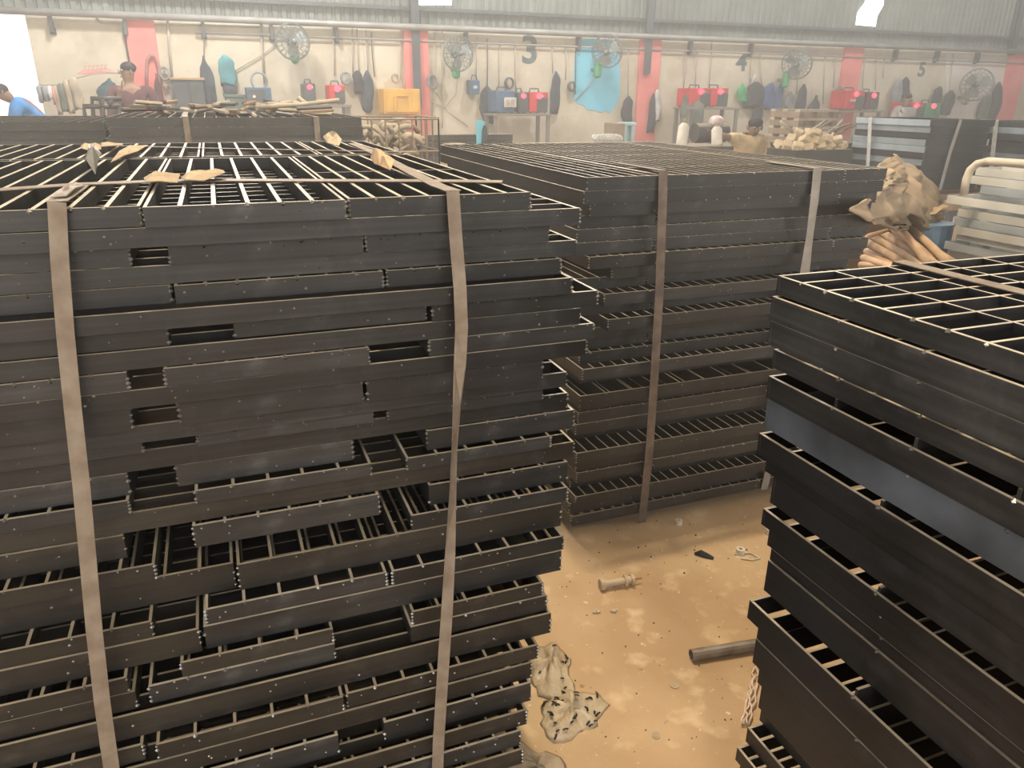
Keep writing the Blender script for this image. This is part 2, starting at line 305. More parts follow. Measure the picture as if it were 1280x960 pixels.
# ------------------------------------------------------------------ gratings
BARMESH = {}
def bar_mesh(length, t, m, thick=0.0045):
    k = (round(length, 3), round(t, 3), m.name, thick)
    if k not in BARMESH:
        BARMESH[k] = MB().bev(-thick/2, thick/2, 0, length, 0, t, 0.0003).mesh('bar', m)
    return BARMESH[k]
def grating(label, x, y, z, w, d, t, orient='Y', pitch=0.05, m=BLACK, cross=0, group=None, joined=False, rz=0.0, rnd=None, spatter=6, fm=None, proud=0.0, bthick=0.0055, ends=None):
    """one welded grating: x, y its front left corner, z its top; bars run along orient"""
    g = thing('steel_grating', label, 'grating', (x, y, z-t), group, rz)
    th = 0.006; mb = MB(); c = 0.0005
    ft = t-proud
    mb.bev(0, w, 0, th, 0, ft, c); mb.bev(0, w, d-th, d, 0, ft, c)
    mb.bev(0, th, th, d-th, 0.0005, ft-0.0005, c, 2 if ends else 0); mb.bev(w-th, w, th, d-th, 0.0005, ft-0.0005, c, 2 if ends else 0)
    R = random.Random(label)
    n = max(1, int(round((w if orient == 'Y' else d)/pitch))); step = (w if orient == 'Y' else d)/n
    if spatter:
        for k in range(1, n):               # weld beads where the bars meet the front plate
            if orient == 'Y' and R.random() < 0.75: mb.octa((k*step+R.uniform(-.003, .003), 0.001, ft-.003), R.uniform(.003, .0058), 1 if R.random() < .3 else 0)
            if orient == 'X' and R.random() < 0.75: mb.octa((0.001, k*step, ft-.003), R.uniform(.003, .0058), 1 if R.random() < .3 else 0)
        for k in range(int(spatter*w*1.6)+2):
            mb.octa((R.uniform(0.01, w-0.01), 0.0, R.uniform(0.2, 0.95)*t), R.uniform(.0012, .0032), 1 if R.random() < .75 else 0)
        for cx in (0.001, w-0.001):
            for k in range(4):
                if R.random() < 0.75: mb.octa((cx, 0.001, t*(0.15+0.24*k)), R.uniform(.003, .0052), 1)
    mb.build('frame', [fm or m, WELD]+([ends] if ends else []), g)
    bt = t*0.88
    if joined:
        jb = MB()
        for k in range(1, n):
            if orient == 'Y': jb.box(k*step-.0025, k*step+.0025, th, d-th, t-bt, t-.001)
            else: jb.box(th, w-th, k*step-.0025, k*step+.0025, t-bt, t-.001)
        tag(jb.build('bar_infill', m, g), kind='stuff')
    else:
        if orient == 'Y':
            me = bar_mesh(d-2*th, bt, m, bthick)
            for k in range(1, n): piece(me, 'bar', g, (k*step+R.uniform(-.002, .002), th, t-bt-0.0005), (0, 0, R.uniform(-.003, .003)))
        else:
            me = bar_mesh(w-2*th, bt, m, bthick)
            for k in range(1, n): piece(me, 'bar', g, (w-th, k*step, t-bt-0.0005), (0, 0, math.pi/2))
    if cross:
        mb = MB()
        for k in range(1, cross+1):
            q = k/(cross+1)
            if orient == 'Y': piece(bar_mesh(w-2*th, t*0.35, m, 0.004), 'cross_bar', g, (w-th, q*d, t*0.62), (0, 0, math.pi/2))
            else: piece(bar_mesh(d-2*th, t*0.35, m, 0.004), 'cross_bar', g, (q*w, th, t*0.645))
    return g
NEAR = 'gratings in the near left stack'
# (corner u, corner v, [(u left, u right) ...], bar direction) for each layer, read from the top down
LL = [
 (665, 240, [(-170, 176), (178, 432), (435, 665)], 'Y', 0.034), (727, 260, [(-170, 727)], 'X', 0.033), (688, 282, [(-170, 162), (209, 455), (457, 688)], 'Y', 0.033), (722, 300, [(-170, 722)], 'X', 0.033),
 (703, 323, [(-170, 214), (217, 480), (483, 703)], 'Y', 0.033), (717, 347, [(-170, 717)], 'X', 0.034), (749, 363, [(-170, 210), (291, 536), (540, 749)], 'Y', 0.034), (727, 385, [(-170, 727)], 'X', 0.035),
 (744, 404, [(-170, 160), (204, 462), (536, 744)], 'Y', 0.034), (735, 425, [(-170, 735)], 'X', 0.034), (680, 449, [(-170, 163), (221, 455), (458, 680)], 'Y', 0.034), (710, 465, [(-170, 710)], 'X', 0.044),
 (680, 485, [(-170, 178), (245, 468), (484, 680)], 'Y', 0.044), (711, 491, [(-170, 711)], 'X', 0.044), (719, 512, [(-170, 160), (218, 443), (533, 719)], 'Y', 0.044), (690, 545, [(-170, 162), (243, 466), (508, 690)], 'Y', 0.044),
 (719, 552, [(-170, 719)], 'X', 0.044), (711, 577, [(-170, 155), (240, 475), (536, 711)], 'Y', 0.044), (711, 609, [(-170, 195), (514, 711)], 'Y', 0.044), (703, 629, [(-170, 293), (296, 703)], 'Y', 0.044),
 (706, 670, [(-170, 191), (256, 485), (490, 706)], 'Y', 0.044), (703, 688, [(-170, 250), (254, 703)], 'X', 0.044), (680, 728, [(-170, 160), (225, 418), (515, 680)], 'Y', 0.044), (685, 744, [(-170, 170), (185, 420), (513, 685)], 'Y', 0.044),
 (690, 766, [(-170, 690)], 'X', 0.044), (674, 806, [(-170, 180), (195, 430), (433, 674)], 'Y', 0.044), (666, 828, [(-170, 666)], 'X', 0.044), (665, 853, [(-170, 183), (205, 424), (480, 665)], 'Y', 0.044),
 (660, 887, [(-170, 660)], 'X', 0.044), (652, 913, [(-170, 185), (222, 440), (445, 652)], 'Y', 0.044), (655, 936, [(-170, 655)], 'X', 0.044)]
zu = []; z = 1.381
for l in LL: zu.append(z); z -= l[4]
ZL = []
for i, l in enumerate(LL):               # heights between even spacing and the spacing seen on an evenly battered face
    d = MC.T @ np.array([l[0]-640, l[1]-480, F]); yy = 1.33 if i < 11 else 1.40-0.0122*(i-11); zz = H+d[2]/d[1]*yy
    ZL.append(zu[i] if i < 11 else 0.5*zz+0.5*zu[i])
for i in range(12, len(ZL)): ZL[i] = min(ZL[i], ZL[i-1]-0.028)
z = ZL[-1]-0.044; ZL += [z, z-0.044, z-0.088, z-0.132]
LF = []                                  # (z top, front Y) of every layer, for the straps
def side_word(i, n): return ('left', 'right') [i] if n == 2 else ('left', 'middle', 'right')[i]
for i, (cu, cv, segs, ori, t) in enumerate(LL):
    z = ZL[i]; t = z-ZL[i+1]
    cx, cy = Y_of((cu, cv), z); LF.append((z, cy)); n = len(segs)
    for j, (u0, u1) in enumerate(segs):
        x0 = x_at(max(u0, -170), cy, z) if u0 > -170 else -0.62; x1 = x_at(u1, cy, z)
        yy = cy+(0.0 if (j == n-1) else random.uniform(-0.006, 0.012))
        if i == 0: yy = cy+(0.006, -0.012, 0)[j]
        dep = 0.98 if i == 0 else 3.02-yy-random.uniform(0, 0.04)
        lab = 'black steel grating, %s layer of the near left stack' % ORD[i]
        lab += {1: ', full length', 2: ', %s of two', 3: ', %s of three'}[n].replace('%s', side_word(j, n) if n > 1 else '')
        cr = 1 if i == 0 and j == 2 else 0
        grating(lab, x0, yy, z, x1-x0-0.002, dep, t-0.0015, ori, (0.052 if i < 10 else 0.064) if ori == 'Y' else (0.075 if i < 12 else 0.05), BLACK if i < 16 else (DUSTY if (i % 3 == 1 or j == 0) else BLACK), cross=cr, group=NEAR, bthick=0.0075 if i == 0 else 0.006)
    if i == 0:                           # the second row of gratings behind the first, on the same stack
        for j, (u0, u1) in enumerate(((-170, 250), (252, 400), (402, 505))):
            yb = 2.36; x0 = -0.75 if j == 0 else x_at(u0, yb, z); x1 = x_at(u1, yb, z)
            grating('black steel grating in the back top row of the near left stack, %s of three' % side_word(j, 3), x0, yb, z, x1-x0-0.002, 0.66, t-0.0015, 'Y', 0.052, BLACK, cross=0, group=NEAR, bthick=0.008)
nL = len(LL)
for k in range(3):                       # the lowest layers, below the frame
    z = ZL[nL+k]; cy = 1.17-0.006*k; LF.append((z, cy))
    grating('black steel grating, %s layer of the near left stack, full length' % ORD[nL+k], -0.62, cy, z, 1.08, 1.8, 0.0425, 'Y', 0.09, DUSTY, group=NEAR, joined=True)
z = ZL[nL+3]+0.001
for k, yy in enumerate((1.3, 2.7)):
    tag(MB().bev(-0.6, 0.4, yy, yy+0.09, 0, z-0.0005, 0.004).build('timber_bearer', mat('old_timber', (0.25, 0.17, 0.10), 0.85, scale=9)), ('timber bearer under the front of the near left stack', 'timber bearer under the back of the near left stack')[k], 'timber')

# straps round the near left stack: they ride on the outermost edges
def hull_front(pts):
    """lower convex hull of front Y as a function of z"""
    P = sorted(pts); Hh = []
    for p in P:
        while len(Hh) >= 2 and (Hh[-1][0]-Hh[-2][0])*(p[1]-Hh[-2][1])-(Hh[-1][1]-Hh[-2][1])*(p[0]-Hh[-2][0]) <= 0: Hh.pop()
        Hh.append(p)
    zs = [p[0] for p in Hh]; ys = [p[1] for p in Hh]
    return lambda zz: float(np.interp(zz, zs, ys))
hf = hull_front(LF)
def on_front(u, v, fn, gap=0.006):
    Y = 1.3
    for _ in range(25): Y = fn(at(u, v, Y).z)-gap
    return at(u, v, Y)
def strap(name, lab, front, top, widths, m, fn, angs=None, gap=0.006, ttop=1.381, wd=(1,0,0)):
    P = [on_front(u, v, fn, gap) for u, v in front]
    o = thing(name, lab, 'strap', P[-1])
    MB().ribbon([p-P[-1] for p in P], widths, 0.0015, wd, angs).build('strap_drop', m, o)
    if top:
        T = [Vector((P[0].x, P[0].y, ttop+0.004))]
        for u, v in top:
            x, y = Y_of((u, v), ttop+0.004); T.append(Vector((x, y, ttop+0.004)))
        T[0] = P[0]+Vector((0, 0, 0.001))
        MB().ribbon([p-P[-1] for p in T], 0.030, 0.0015, wd).build('strap_top', m, o)
    return o
strap('steel_strap', 'wide rusty strap down the front of the near left stack, left one', [(71, 252.5), (75, 330), (82, 420), (92, 520), (102, 610), (110, 700), (118, 790), (128, 880), (140, 965), (144, 1010)], [(80, 246), (92, 238), (100, 232)], 0.0255, STRAP, hf)
strap('steel_strap', 'rusty strap twisted to a thin edge on the near left stack, right one', [(566, 239), (570, 300), (575, 360), (577, 410), (575, 455), (571, 505), (568, 560), (566, 620), (563, 690), (559, 760), (553, 850), (548, 930), (546, 1000)], [(548, 232), (520, 218), (490, 202), (466, 190), (440, 179)], 0.024, STRAP, hf, [0, 0.1, 0.2, 0.25, 0.6, 1.25, 1.45, 1.3, 0.9, 0.5, 0.4, 0.3, 0.3], 0.012)
def top_run(name, lab, pts, zt, w, m, cat='strap', sag=0.0, lift=0.003):
    P = []
    for k, (u, v) in enumerate(pts):
        x, y = Y_of((u, v), zt+lift); P.append(Vector((x, y, zt+lift)))
    q = [P[0]]
    tag(MB().ribbon(P, w, 0.0015, (0, 1, 0) if abs(P[-1].x-P[0].x) > abs(P[-1].y-P[0].y) else (1, 0, 0)).build(name, m), lab, cat)
top_run('steel_strap', 'flat rusty strap lying level across the front tops of the near left stack', [(-60, 240), (0, 237), (100, 230), (180, 227), (290, 225), (430, 225.5), (560, 226), (628, 227)], 1.381, 0.042, STRAP)
top_run('steel_strap', 'thin strap lying across the seam between the two rows of top gratings', [(110, 181), (250, 185), (360, 187), (520, 190)], 1.381, 0.02, STRAP)
# torn paper and strap ends on top of the stack
def scrap(lab, pts, zt, m, lift=0.006, hgt=0.012, cat='paper scrap', name='torn_paper'):
    R = random.Random(lab); vs = []; n = len(pts)
    base = []
    for u, v in pts:
        x, y = Y_of((u, v), zt+lift); base.append((x, y))
    cx = sum(p[0] for p in base)/n; cy = sum(p[1] for p in base)/n
    vs = [(x, y, zt+lift+R.uniform(0, hgt)) for x, y in base]+[((x+cx)/2+R.uniform(-.004, .004), (y+cy)/2, zt+lift+hgt*R.uniform(.6, 1.4)) for x, y in base]+[(cx, cy, zt+lift+hgt*0.7)]
    fs = [(i, (i+1) % n, n+(i+1) % n, n+i) for i in range(n)]+[(n+i, n+(i+1) % n, 2*n) for i in range(n)]
    k = len(vs); vs2 = [(p[0], p[1], p[2]-0.0015) for p in vs]
    mb = MB(); mb.add(vs+vs2, fs+[tuple(k+i for i in q[::-1]) for q in fs]+[(i, k+i, k+(i+1) % n, (i+1) % n) for i in range(n)])
    tag(mb.build(name, m), lab, cat)
scrap('torn brown paper twist beside the second panel seam', [(180, 226), (195, 221), (210, 222), (226, 224), (222, 229), (200, 233), (184, 235)], 1.381, PAPER)
scrap('torn brown paper tail right of the paper twist', [(226, 224), (245, 222), (262, 218), (280, 217), (282, 223), (255, 228), (232, 230)], 1.381, PAPER)
scrap('long strip of torn paper lying behind the left strap', [(138, 203), (150, 194), (170, 184), (185, 182), (172, 191), (156, 200), (144, 205)], 1.381, PAPER)
scrap('crumpled pale strip on the back left of the top gratings', [(101, 184), (112, 182), (126, 184), (127, 189), (112, 191), (103, 189)], 1.381, PAPER)
scrap('second crumpled pale strip right of the first at the back', [(127, 183), (138, 180), (152, 182), (152, 186), (138, 187), (128, 187)], 1.381, PAPER)
scrap('dark crumpled foil lump between the left top bars', [(107, 213), (113, 203), (121, 200), (129, 203), (127, 213), (120, 222), (111, 220)], 1.381, mat('dark_foil', (0.16, 0.15, 0.13), 0.4, 0.4, scale=30), hgt=0.04)
scrap('folded orange brown paper knot on the diagonal strap', [(463, 200), (474, 196), (484, 204), (494, 209), (488, 214), (474, 209), (468, 206)], 1.381, mat('orange_paper', (0.52, 0.34, 0.19), 0.85, scale=15), hgt=0.03)
scrap('pale paper wad at the back end of the diagonal strap', [(404, 172), (410, 168), (418, 178), (428, 185), (424, 189), (410, 184)], 1.381, PAPER, hgt=0.03)
scrap('torn strap end lying left of the left strap top', [(64, 252), (78, 243), (96, 233), (106, 232), (96, 241), (84, 250)], 1.381, STRAP, hgt=0.01, cat='strap', name='strap_end')

# ------------------------------------------------------------------ middle stack
MID = 'gratings in the middle stack'
z = 1.303; MF = []
front = [2.25, 2.25, 2.26, 2.30, 2.29, 2.28, 2.25, 2.27, 2.31, 2.24, 2.29, 2.22, 2.28, 2.30, 2.27, 2.22, 2.30, 2.19, 2.25, 2.24, 2.235, 2.29, 2.18, 2.20, 2.19, 2.24, 2.17, 2.20, 2.18]
left = [1.12, 1.11, 1.14, 1.12, 1.11, 1.10, 1.14, 1.24, 1.12, 1.20, 1.13, 1.21, 1.15, 1.14, 1.13, 1.12, 1.15, 1.10, 1.13, 1.12, 1.11, 1.10, 1.09, 1.10, 1.10, 1.10, 1.09, 1.08, 1.08]
for i in range(29):
    t = 0.0425; yf = front[i]; xl = left[i]; MF.append((z, yf)); xr = 2.44-0.012*i if i > 5 else 2.40-0.01*(i % 3)
    xr = max(xr, 2.16)
    segs = [(xl, 1.405), (1.41, 2.19), (2.195, xr)] if i in (0, 2, 5, 6, 8) else ([(xl, 1.42), (1.425, xr)] if i in (1, 3, 7, 10, 13, 18, 20, 24) else [(xl, xr)])
    ladder = i in (0, 6, 11, 15, 17, 18, 22, 26, 27)
    for j, (a, b) in enumerate(segs):
        n = len(segs); lab = 'black steel grating, %s layer of the middle stack' % ORD[i]
        lab += ', full length' if n == 1 else ', %s of %s' % (side_word(j, n), 'two' if n == 2 else 'three')
        grating(lab, a, yf+(0.004*j if n > 1 else 0), z, b-a-0.002, 4.0-yf-0.03*(i % 4), t, 'Y', 0.045 if i != 17 else 0.105, BLACK if i < 16 else DUSTY, group=MID, joined=not ladder, spatter=3, cross=5 if i == 0 else 0)
    z -= 0.0435
for k, (x, yy) in enumerate(((1.25, 2.4), (1.95, 2.4), (1.25, 3.7), (1.95, 3.7))):
    tag(MB().bev(x-0.05, x+0.05, yy, yy+0.1, 0.0, z-0.001, 0.004).build('support_block', DUSTY), 'short steel foot block under the middle stack, %s' % ('front left', 'front right', 'back left', 'back right')[k], 'block')
hm = hull_front(MF)
def on_mid(u, v, gap=0.006): return on_front(u, v, hm, gap)
def mid_strap(lab, front_pts, top_pts, w, m):
    P = [on_mid(u, v) for u, v in front_pts]; o = thing('steel_strap', lab, 'strap', P[-1])
    MB().ribbon([p-P[-1] for p in P], w, 0.0015).build('strap_drop', m, o)
    T = [P[0]]
    for u, v in top_pts:
        x, y = Y_of((u, v), 1.307); T.append(Vector((x, y, 1.307)))
    MB().ribbon([p-P[-1] for p in T], 0.03, 0.0015).build('strap_top', m, o)
mid_strap('dark rusty strap down the left part of the middle stack', [(829, 213), (828, 260), (824, 370), (818, 470), (812, 560), (806, 620), (802, 654)], [(800, 208), (770, 203)], 0.034, STRAPD)
mid_strap('grey rusty strap down the right part of the middle stack', [(1022, 210), (1018, 250), (1012, 295), (1006, 340), (990, 430), (975, 520), (958, 600), (955, 612)], [(990, 206), (960, 202)], [0.038, 0.038, 0.032, 0.045, 0.035, 0.035, 0.035, 0.035], mat('grey_strap', (0.30, 0.27, 0.235), 0.55, 0.3, scale=25))

# ------------------------------------------------------------------ right stack
RIGHT = 'gratings in the right foreground stack'
known = [(0.841, 1.278), (0.831, 1.245), (0.834, 1.203), (0.850, 1.160), (0.847, 1.117), (0.852, 1.061), (0.844, 1.004), (0.868, 0.955), (0.891, 0.914), (0.878, 0.844), (0.90, 0.80), (0.912, 0.749), (0.909, 0.714), (0.878, 0.643), (0.91, 0.585), (0.909, 0.526), (0.93, 0.465), (0.944, 0.406), (0.953, 0.334), (0.924, 0.295), (0.904, 0.246), (0.92, 0.20), (0.93, 0.16), (0.93, 0.12), (0.93, 0.08)]
for i, (x, zt) in enumerate(known):
    zb = known[i+1][1] if i+1 < len(known) else 0.04
    t = zt-zb-0.001; yb = 0.97 if i else 0.975
    lab = 'black steel grating, %s layer of the right foreground stack' % ORD[i]
    if i == 5: lab = 'black steel grating with a slate blue edge, sixth layer of the right foreground stack'
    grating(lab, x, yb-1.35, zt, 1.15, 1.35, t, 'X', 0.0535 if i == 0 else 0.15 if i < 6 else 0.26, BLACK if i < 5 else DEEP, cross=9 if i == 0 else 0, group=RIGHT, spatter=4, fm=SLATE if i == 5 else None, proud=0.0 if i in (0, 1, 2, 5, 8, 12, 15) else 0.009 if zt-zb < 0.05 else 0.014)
for k, yy in enumerate((-0.2, 0.7)):
    tag(MB().bev(0.95, 2.0, yy, yy+0.09, 0, 0.039, 0.004).build('timber_bearer', mat('old_timber', (0.25, 0.17, 0.10), 0.85, scale=9)), ('timber bearer under the near end of the right foreground stack', 'timber bearer under the far end of the right foreground stack')[k], 'timber')
# strap running along the top of the right stack, folded down over its far end
st = thing('steel_strap', 'dusty flat strap lying along the top of the right foreground stack', 'strap', (1.108, 0.98, 0.9))
MB().ribbon([(0, -1.35, 0.382), (0, -0.6, 0.382), (0.0, -0.1, 0.382), (0, 0.001, 0.383)], 0.03, 0.0015).build('strap_top', STRAP, st)
MB().ribbon([(0, 0.001, 0.383), (0, 0.004, 0.36), (0, 0.004, 0.2), (0, 0.004, 0)], 0.03, 0.0015).build('strap_drop', STRAP, st)

# ------------------------------------------------------------------ floor litter
GRIME = mat('grimy_steel', (0.50, 0.40, 0.28), 0.6, 0.2, scale=14, bump=0.1)
def fl(u, v, zz=0.0):
    x, y = Y_of((u, v), zz); return Vector((x, y, zz))
a, b = fl(864, 819, 0.018), fl(962, 803, 0.018)
ang = math.atan2(b.y-a.y, b.x-a.x)
ln = (b-a).length; pb = MB()
ro, ri = 0.0175, 0.0135; vs = []; fs = []
for x in (0, ln):
    for r in (ro, ri):
        for j in range(12): vs.append((x, r*math.cos(j*math.pi/6), r*math.sin(j*math.pi/6)))
for j in range(12):
    k = (j+1) % 12; fs += [(j, k, 24+k, 24+j), (12+j, 36+j, 36+k, 12+k), (j, 12+j, 12+k, k), (24+j, 24+k, 36+k, 36+j)]
pb.add(vs, fs)
tag(pb.build('steel_pipe', mat('worn_pipe', (0.30, 0.26, 0.22), 0.5, 0.4, col2=(0.18, 0.14, 0.11), scale=20, bump=0.2), loc=a, rot=(0, 0, ang), smooth=False), 'short grey steel pipe on the floor beside the right foreground stack', 'pipe')
# the dusty valve-like fitting
a, b = fl(750, 731, 0.02), fl(800, 723, 0.02); ang = math.atan2(b.y-a.y, b.x-a.x); ln = (b-a).length
ft = thing('pipe_fitting', 'dusty tan pipe fitting with flanged ends lying on the floor', 'fitting', (a.x, a.y, 0.0), rz=ang)
def lathe_x(prof, n=14):
    mb = MB(); vs = []; fs = []
    for x, r in prof:
        for j in range(n): vs.append((x, r*math.cos(2*math.pi*j/n), 0.02+r*math.sin(2*math.pi*j/n)))
    for i in range(len(prof)-1):
        for j in range(n): fs.append((i*n+j, i*n+(j+1) % n, (i+1)*n+(j+1) % n, (i+1)*n+j))
    fs += [tuple(range(n)), tuple(range((len(prof)-1)*n, len(prof)*n))]
    return mb.add(vs, fs)
q = ln/0.11
lathe_x([(0, .013), (0, .019), (.006*q, .0195), (.012*q, .019), (.014*q, .013), (.022*q, .0125), (.06*q, .0125), (.066*q, .0125)]).build('body', GRIME, ft, smooth=False)
lathe_x([(.066*q, .0125), (.066*q, .0195), (.072*q, .0195), (.072*q, .013)]).build('flange', GRIME, ft)
lathe_x([(.072*q, .013), (.084*q, .0125), (.084*q, .0185), (.092*q, .018), (.093*q, .008)]).build('collar', GRIME, ft)
lathe_x([(.093*q, .0035), (.115*q, .003)], 8).build('stem', mat('rust', (0.28, 0.13, 0.06), 0.7, scale=20), ft)
# scrunched clear plastic bag with black scraps
def bag(lab, cx, cy, rx, ry, h, m, rot, seed, name='plastic_bag', cat='bag', speck=0):
    R = random.Random(seed); n, k = 30, 9; ph = [R.uniform(0, 6.3) for _ in range(12)]; rr = [1+0.10*R.uniform(-1, 1) for _ in range(n)]
    vs = [(0, 0, h*0.8)]; fs = []
    for i in range(1, k+1):
        q = i/k
        for j in range(n):
            th = 2*math.pi*j/n
            w = (1+0.16*math.sin(2*th+ph[0])+0.10*math.sin(3*th+ph[1])+0.06*math.sin(5*th+ph[2]))*rr[j]
            zz = h*(1-q**1.7)*(0.85+0.32*math.sin(4*th+ph[3]+2*q)+0.25*math.sin(9*th+ph[4]-5*q)+0.18*math.sin(14*th+ph[5]+7*q)+0.25*math.sin(7*q*math.cos(th)+ph[6]))
            vs.append((rx*w*q*math.cos(th), ry*w*q*math.sin(th), max(0.002, zz) if i < k else 0.001))
    for j in range(n): fs.append((0, 1+j, 1+(j+1) % n))
    for i in range(k-1):
        for j in range(n): fs.append((1+i*n+j, 1+(i+1)*n+j, 1+(i+1)*n+(j+1) % n, 1+i*n+(j+1) % n))
    fs.append(tuple(1+(k-1)*n+j for j in range(n))[::-1])
    o = MB().add(vs, fs).build(name, m, loc=(cx, cy, 0), rot=(0, 0, rot), smooth=True); tag(o, lab, cat)
    if speck:
        mb = MB()
        for _ in range(speck):
            p = vs[R.randrange(1+2*n, 1+(k-1)*n)]
            a = R.uniform(0, 3); l = R.uniform(.004, .010)
            mb.tube([(p[0]-l*math.cos(a), p[1]-l*math.sin(a), p[2]+.003), (p[0]+l*.4*math.sin(a), p[1], p[2]+.005), (p[0]+l*math.cos(a), p[1]+l*math.sin(a), p[2]+.003)], .0028, 4)
        tag(mb.build('black_scraps', mat('black_scrap', (0.02, 0.02, 0.02), 0.5), o), kind='stuff')
    return o
PLB = mat('tan_clear_plastic', (0.72, 0.60, 0.43), 0.25, col2=(0.58, 0.46, 0.31), scale=22, bump=0.6, spec=0.6)
PLB.node_tree.nodes['Principled BSDF'].inputs['Alpha'].default_value = 0.82
p = fl(716, 890); bag('crumpled clear plastic bag with black scraps on the floor beside the near left stack', p.x-0.005, p.y, 0.085, 0.088, 0.034, PLB, 0.3, 3, speck=34)
p = fl(690, 835); bag('knotted top of dusty plastic sheeting tucked under the near left stack', p.x-0.01, p.y-0.01, 0.075, 0.10, 0.05, PLB, -0.5, 5, name='plastic_sheeting', cat='plastic', speck=8)
p = fl(668, 955); bag('grey dusty plastic film lying at the foot of the near left stack', p.x, p.y-0.02, 0.06, 0.10, 0.02, mat('grey_film', (0.42, 0.34, 0.25), 0.3, scale=15, bump=0.3), 0.2, 9, name='plastic_film', cat='plastic')
# bits
def roll(u, v, r, lab):
    p = fl(u, v); o = MB(); n = 14; vs = []; fs = []
    for zz, rr in ((0, r), (r*1.3, r), (r*1.3, r*.45), (r*.3, r*.4)):
        for j in range(n): vs.append((rr*math.cos(2*math.pi*j/n), rr*math.sin(2*math.pi*j/n), zz))
    for i in range(3):
        for j in range(n): fs.append((i*n+j, i*n+(j+1) % n, (i+1)*n+(j+1) % n, (i+1)*n+j))
    fs += [tuple(range(n)), tuple(range(3*n, 4*n))]
    tag(o.add(vs, fs).build('white_ring', mat('white_plastic', (0.72, 0.66, 0.55), 0.5), loc=p, rot=(0.0, 0, 0.4)), lab, 'ring')
roll(925, 692, 0.016, 'small white plastic ring on the floor, nearest the right stack edge'); roll(848, 655, 0.014, 'small white plastic ring lying in the shadow of the middle stack'); roll(963, 668, 0.02, 'white plastic ring half behind the right foreground stack')
tag(MB().tube([fl(918, 693, .004), fl(938, 691, .004), fl(950, 698, .004), fl(940, 700, .004), fl(926, 698, .004)], 0.003, 5).build('loose_cord', mat('white_plastic', (0.72, 0.66, 0.55), 0.5), smooth=True), 'loose white cord curl by the white ring', 'cord')
tag(MB().tube([fl(868, 692, .005), fl(876, 691, .012), fl(884, 695, .007), fl(892, 698, .005)], [0.004, 0.011, 0.010, 0.005], 6).build('rubber_scrap', mat('black_scrap', (0.02, 0.02, 0.02), 0.5)), 'torn black rubber scrap on the floor in front of the middle stack', 'scrap')
for k, (u, v, r) in enumerate(((843, 857, .013), (820, 920, .011))):
    p = fl(u, v); mb = MB(); n = 16
    mb.prism([(r*math.cos(2*math.pi*j/n), r*math.sin(2*math.pi*j/n)) for j in range(n)], 2, 0, .003); mb.prism([(r*.5*math.cos(2*math.pi*j/n), r*.5*math.sin(2*math.pi*j/n)) for j in range(n)], 2, .003, .0042)
    tag(mb.build('washer_disc', mat('dusty_disc', (0.40, 0.31, 0.20), 0.6), loc=p), ('dusty washer disc on the floor, farther one', 'dusty washer disc on the floor, nearer one')[k], 'washer')
R = random.Random(4); mb = MB()
for _ in range(130):
    u, v = R.uniform(690, 960), R.uniform(690, 950); p = fl(u, v)
    mb.octa((p.x, p.y, 0.001), R.uniform(.001, .0032), 0 if R.random() < .5 else 1)
for _ in range(30):
    u, v = R.uniform(730, 960), R.uniform(640, 720); p = fl(u, v); mb.octa((p.x, p.y, 0.001), R.uniform(.002, .005), 0 if R.random() < .6 else 1)
tag(mb.build('floor_grit', [mat('black_scrap', (0.02, 0.02, 0.02), 0.5), mat('pale_grit', (0.75, 0.62, 0.44), 0.8)]), 'scattered dark and pale grit on the dusty floor', 'grit', kind='stuff')
for k, (u, v) in enumerate(((745, 766), (770, 765), (727, 752), (846, 660))):
    p = fl(u, v); mb = MB(); RR = random.Random(k)
    for _ in range(4): mb.ell((p.x+RR.uniform(-.012, .012), p.y+RR.uniform(-.008, .008), .004), RR.uniform(.005, .011), .006, .005, 6, 4)
    if k < 2: tag(mb.build('crumb_lump', GRIME), ('tan crumb lump on the floor below the fitting, left', 'tan crumb lump on the floor below the fitting, right')[k], 'lump')
# tangle of twisted twine by the right stack
mb = MB(); RR = random.Random(8)
for s in range(4):
    P = []
    for k in range(16):
        q = k/15; u = 950-18*q+5*math.sin(7*q+s*1.6)+RR.uniform(-2, 2); v = 826+78*q
        p = fl(u, v, 0.006+0.008*abs(math.sin(5*q+s))); P.append(p)
    mb.tube(P, 0.0028, 5)
tag(mb.build('twine_tangle', mat('pink_twine', (0.62, 0.44, 0.33), 0.8, col2=(0.70, 0.58, 0.46), scale=40), smooth=True), 'tangled pale twine on the floor along the right foreground stack', 'twine')
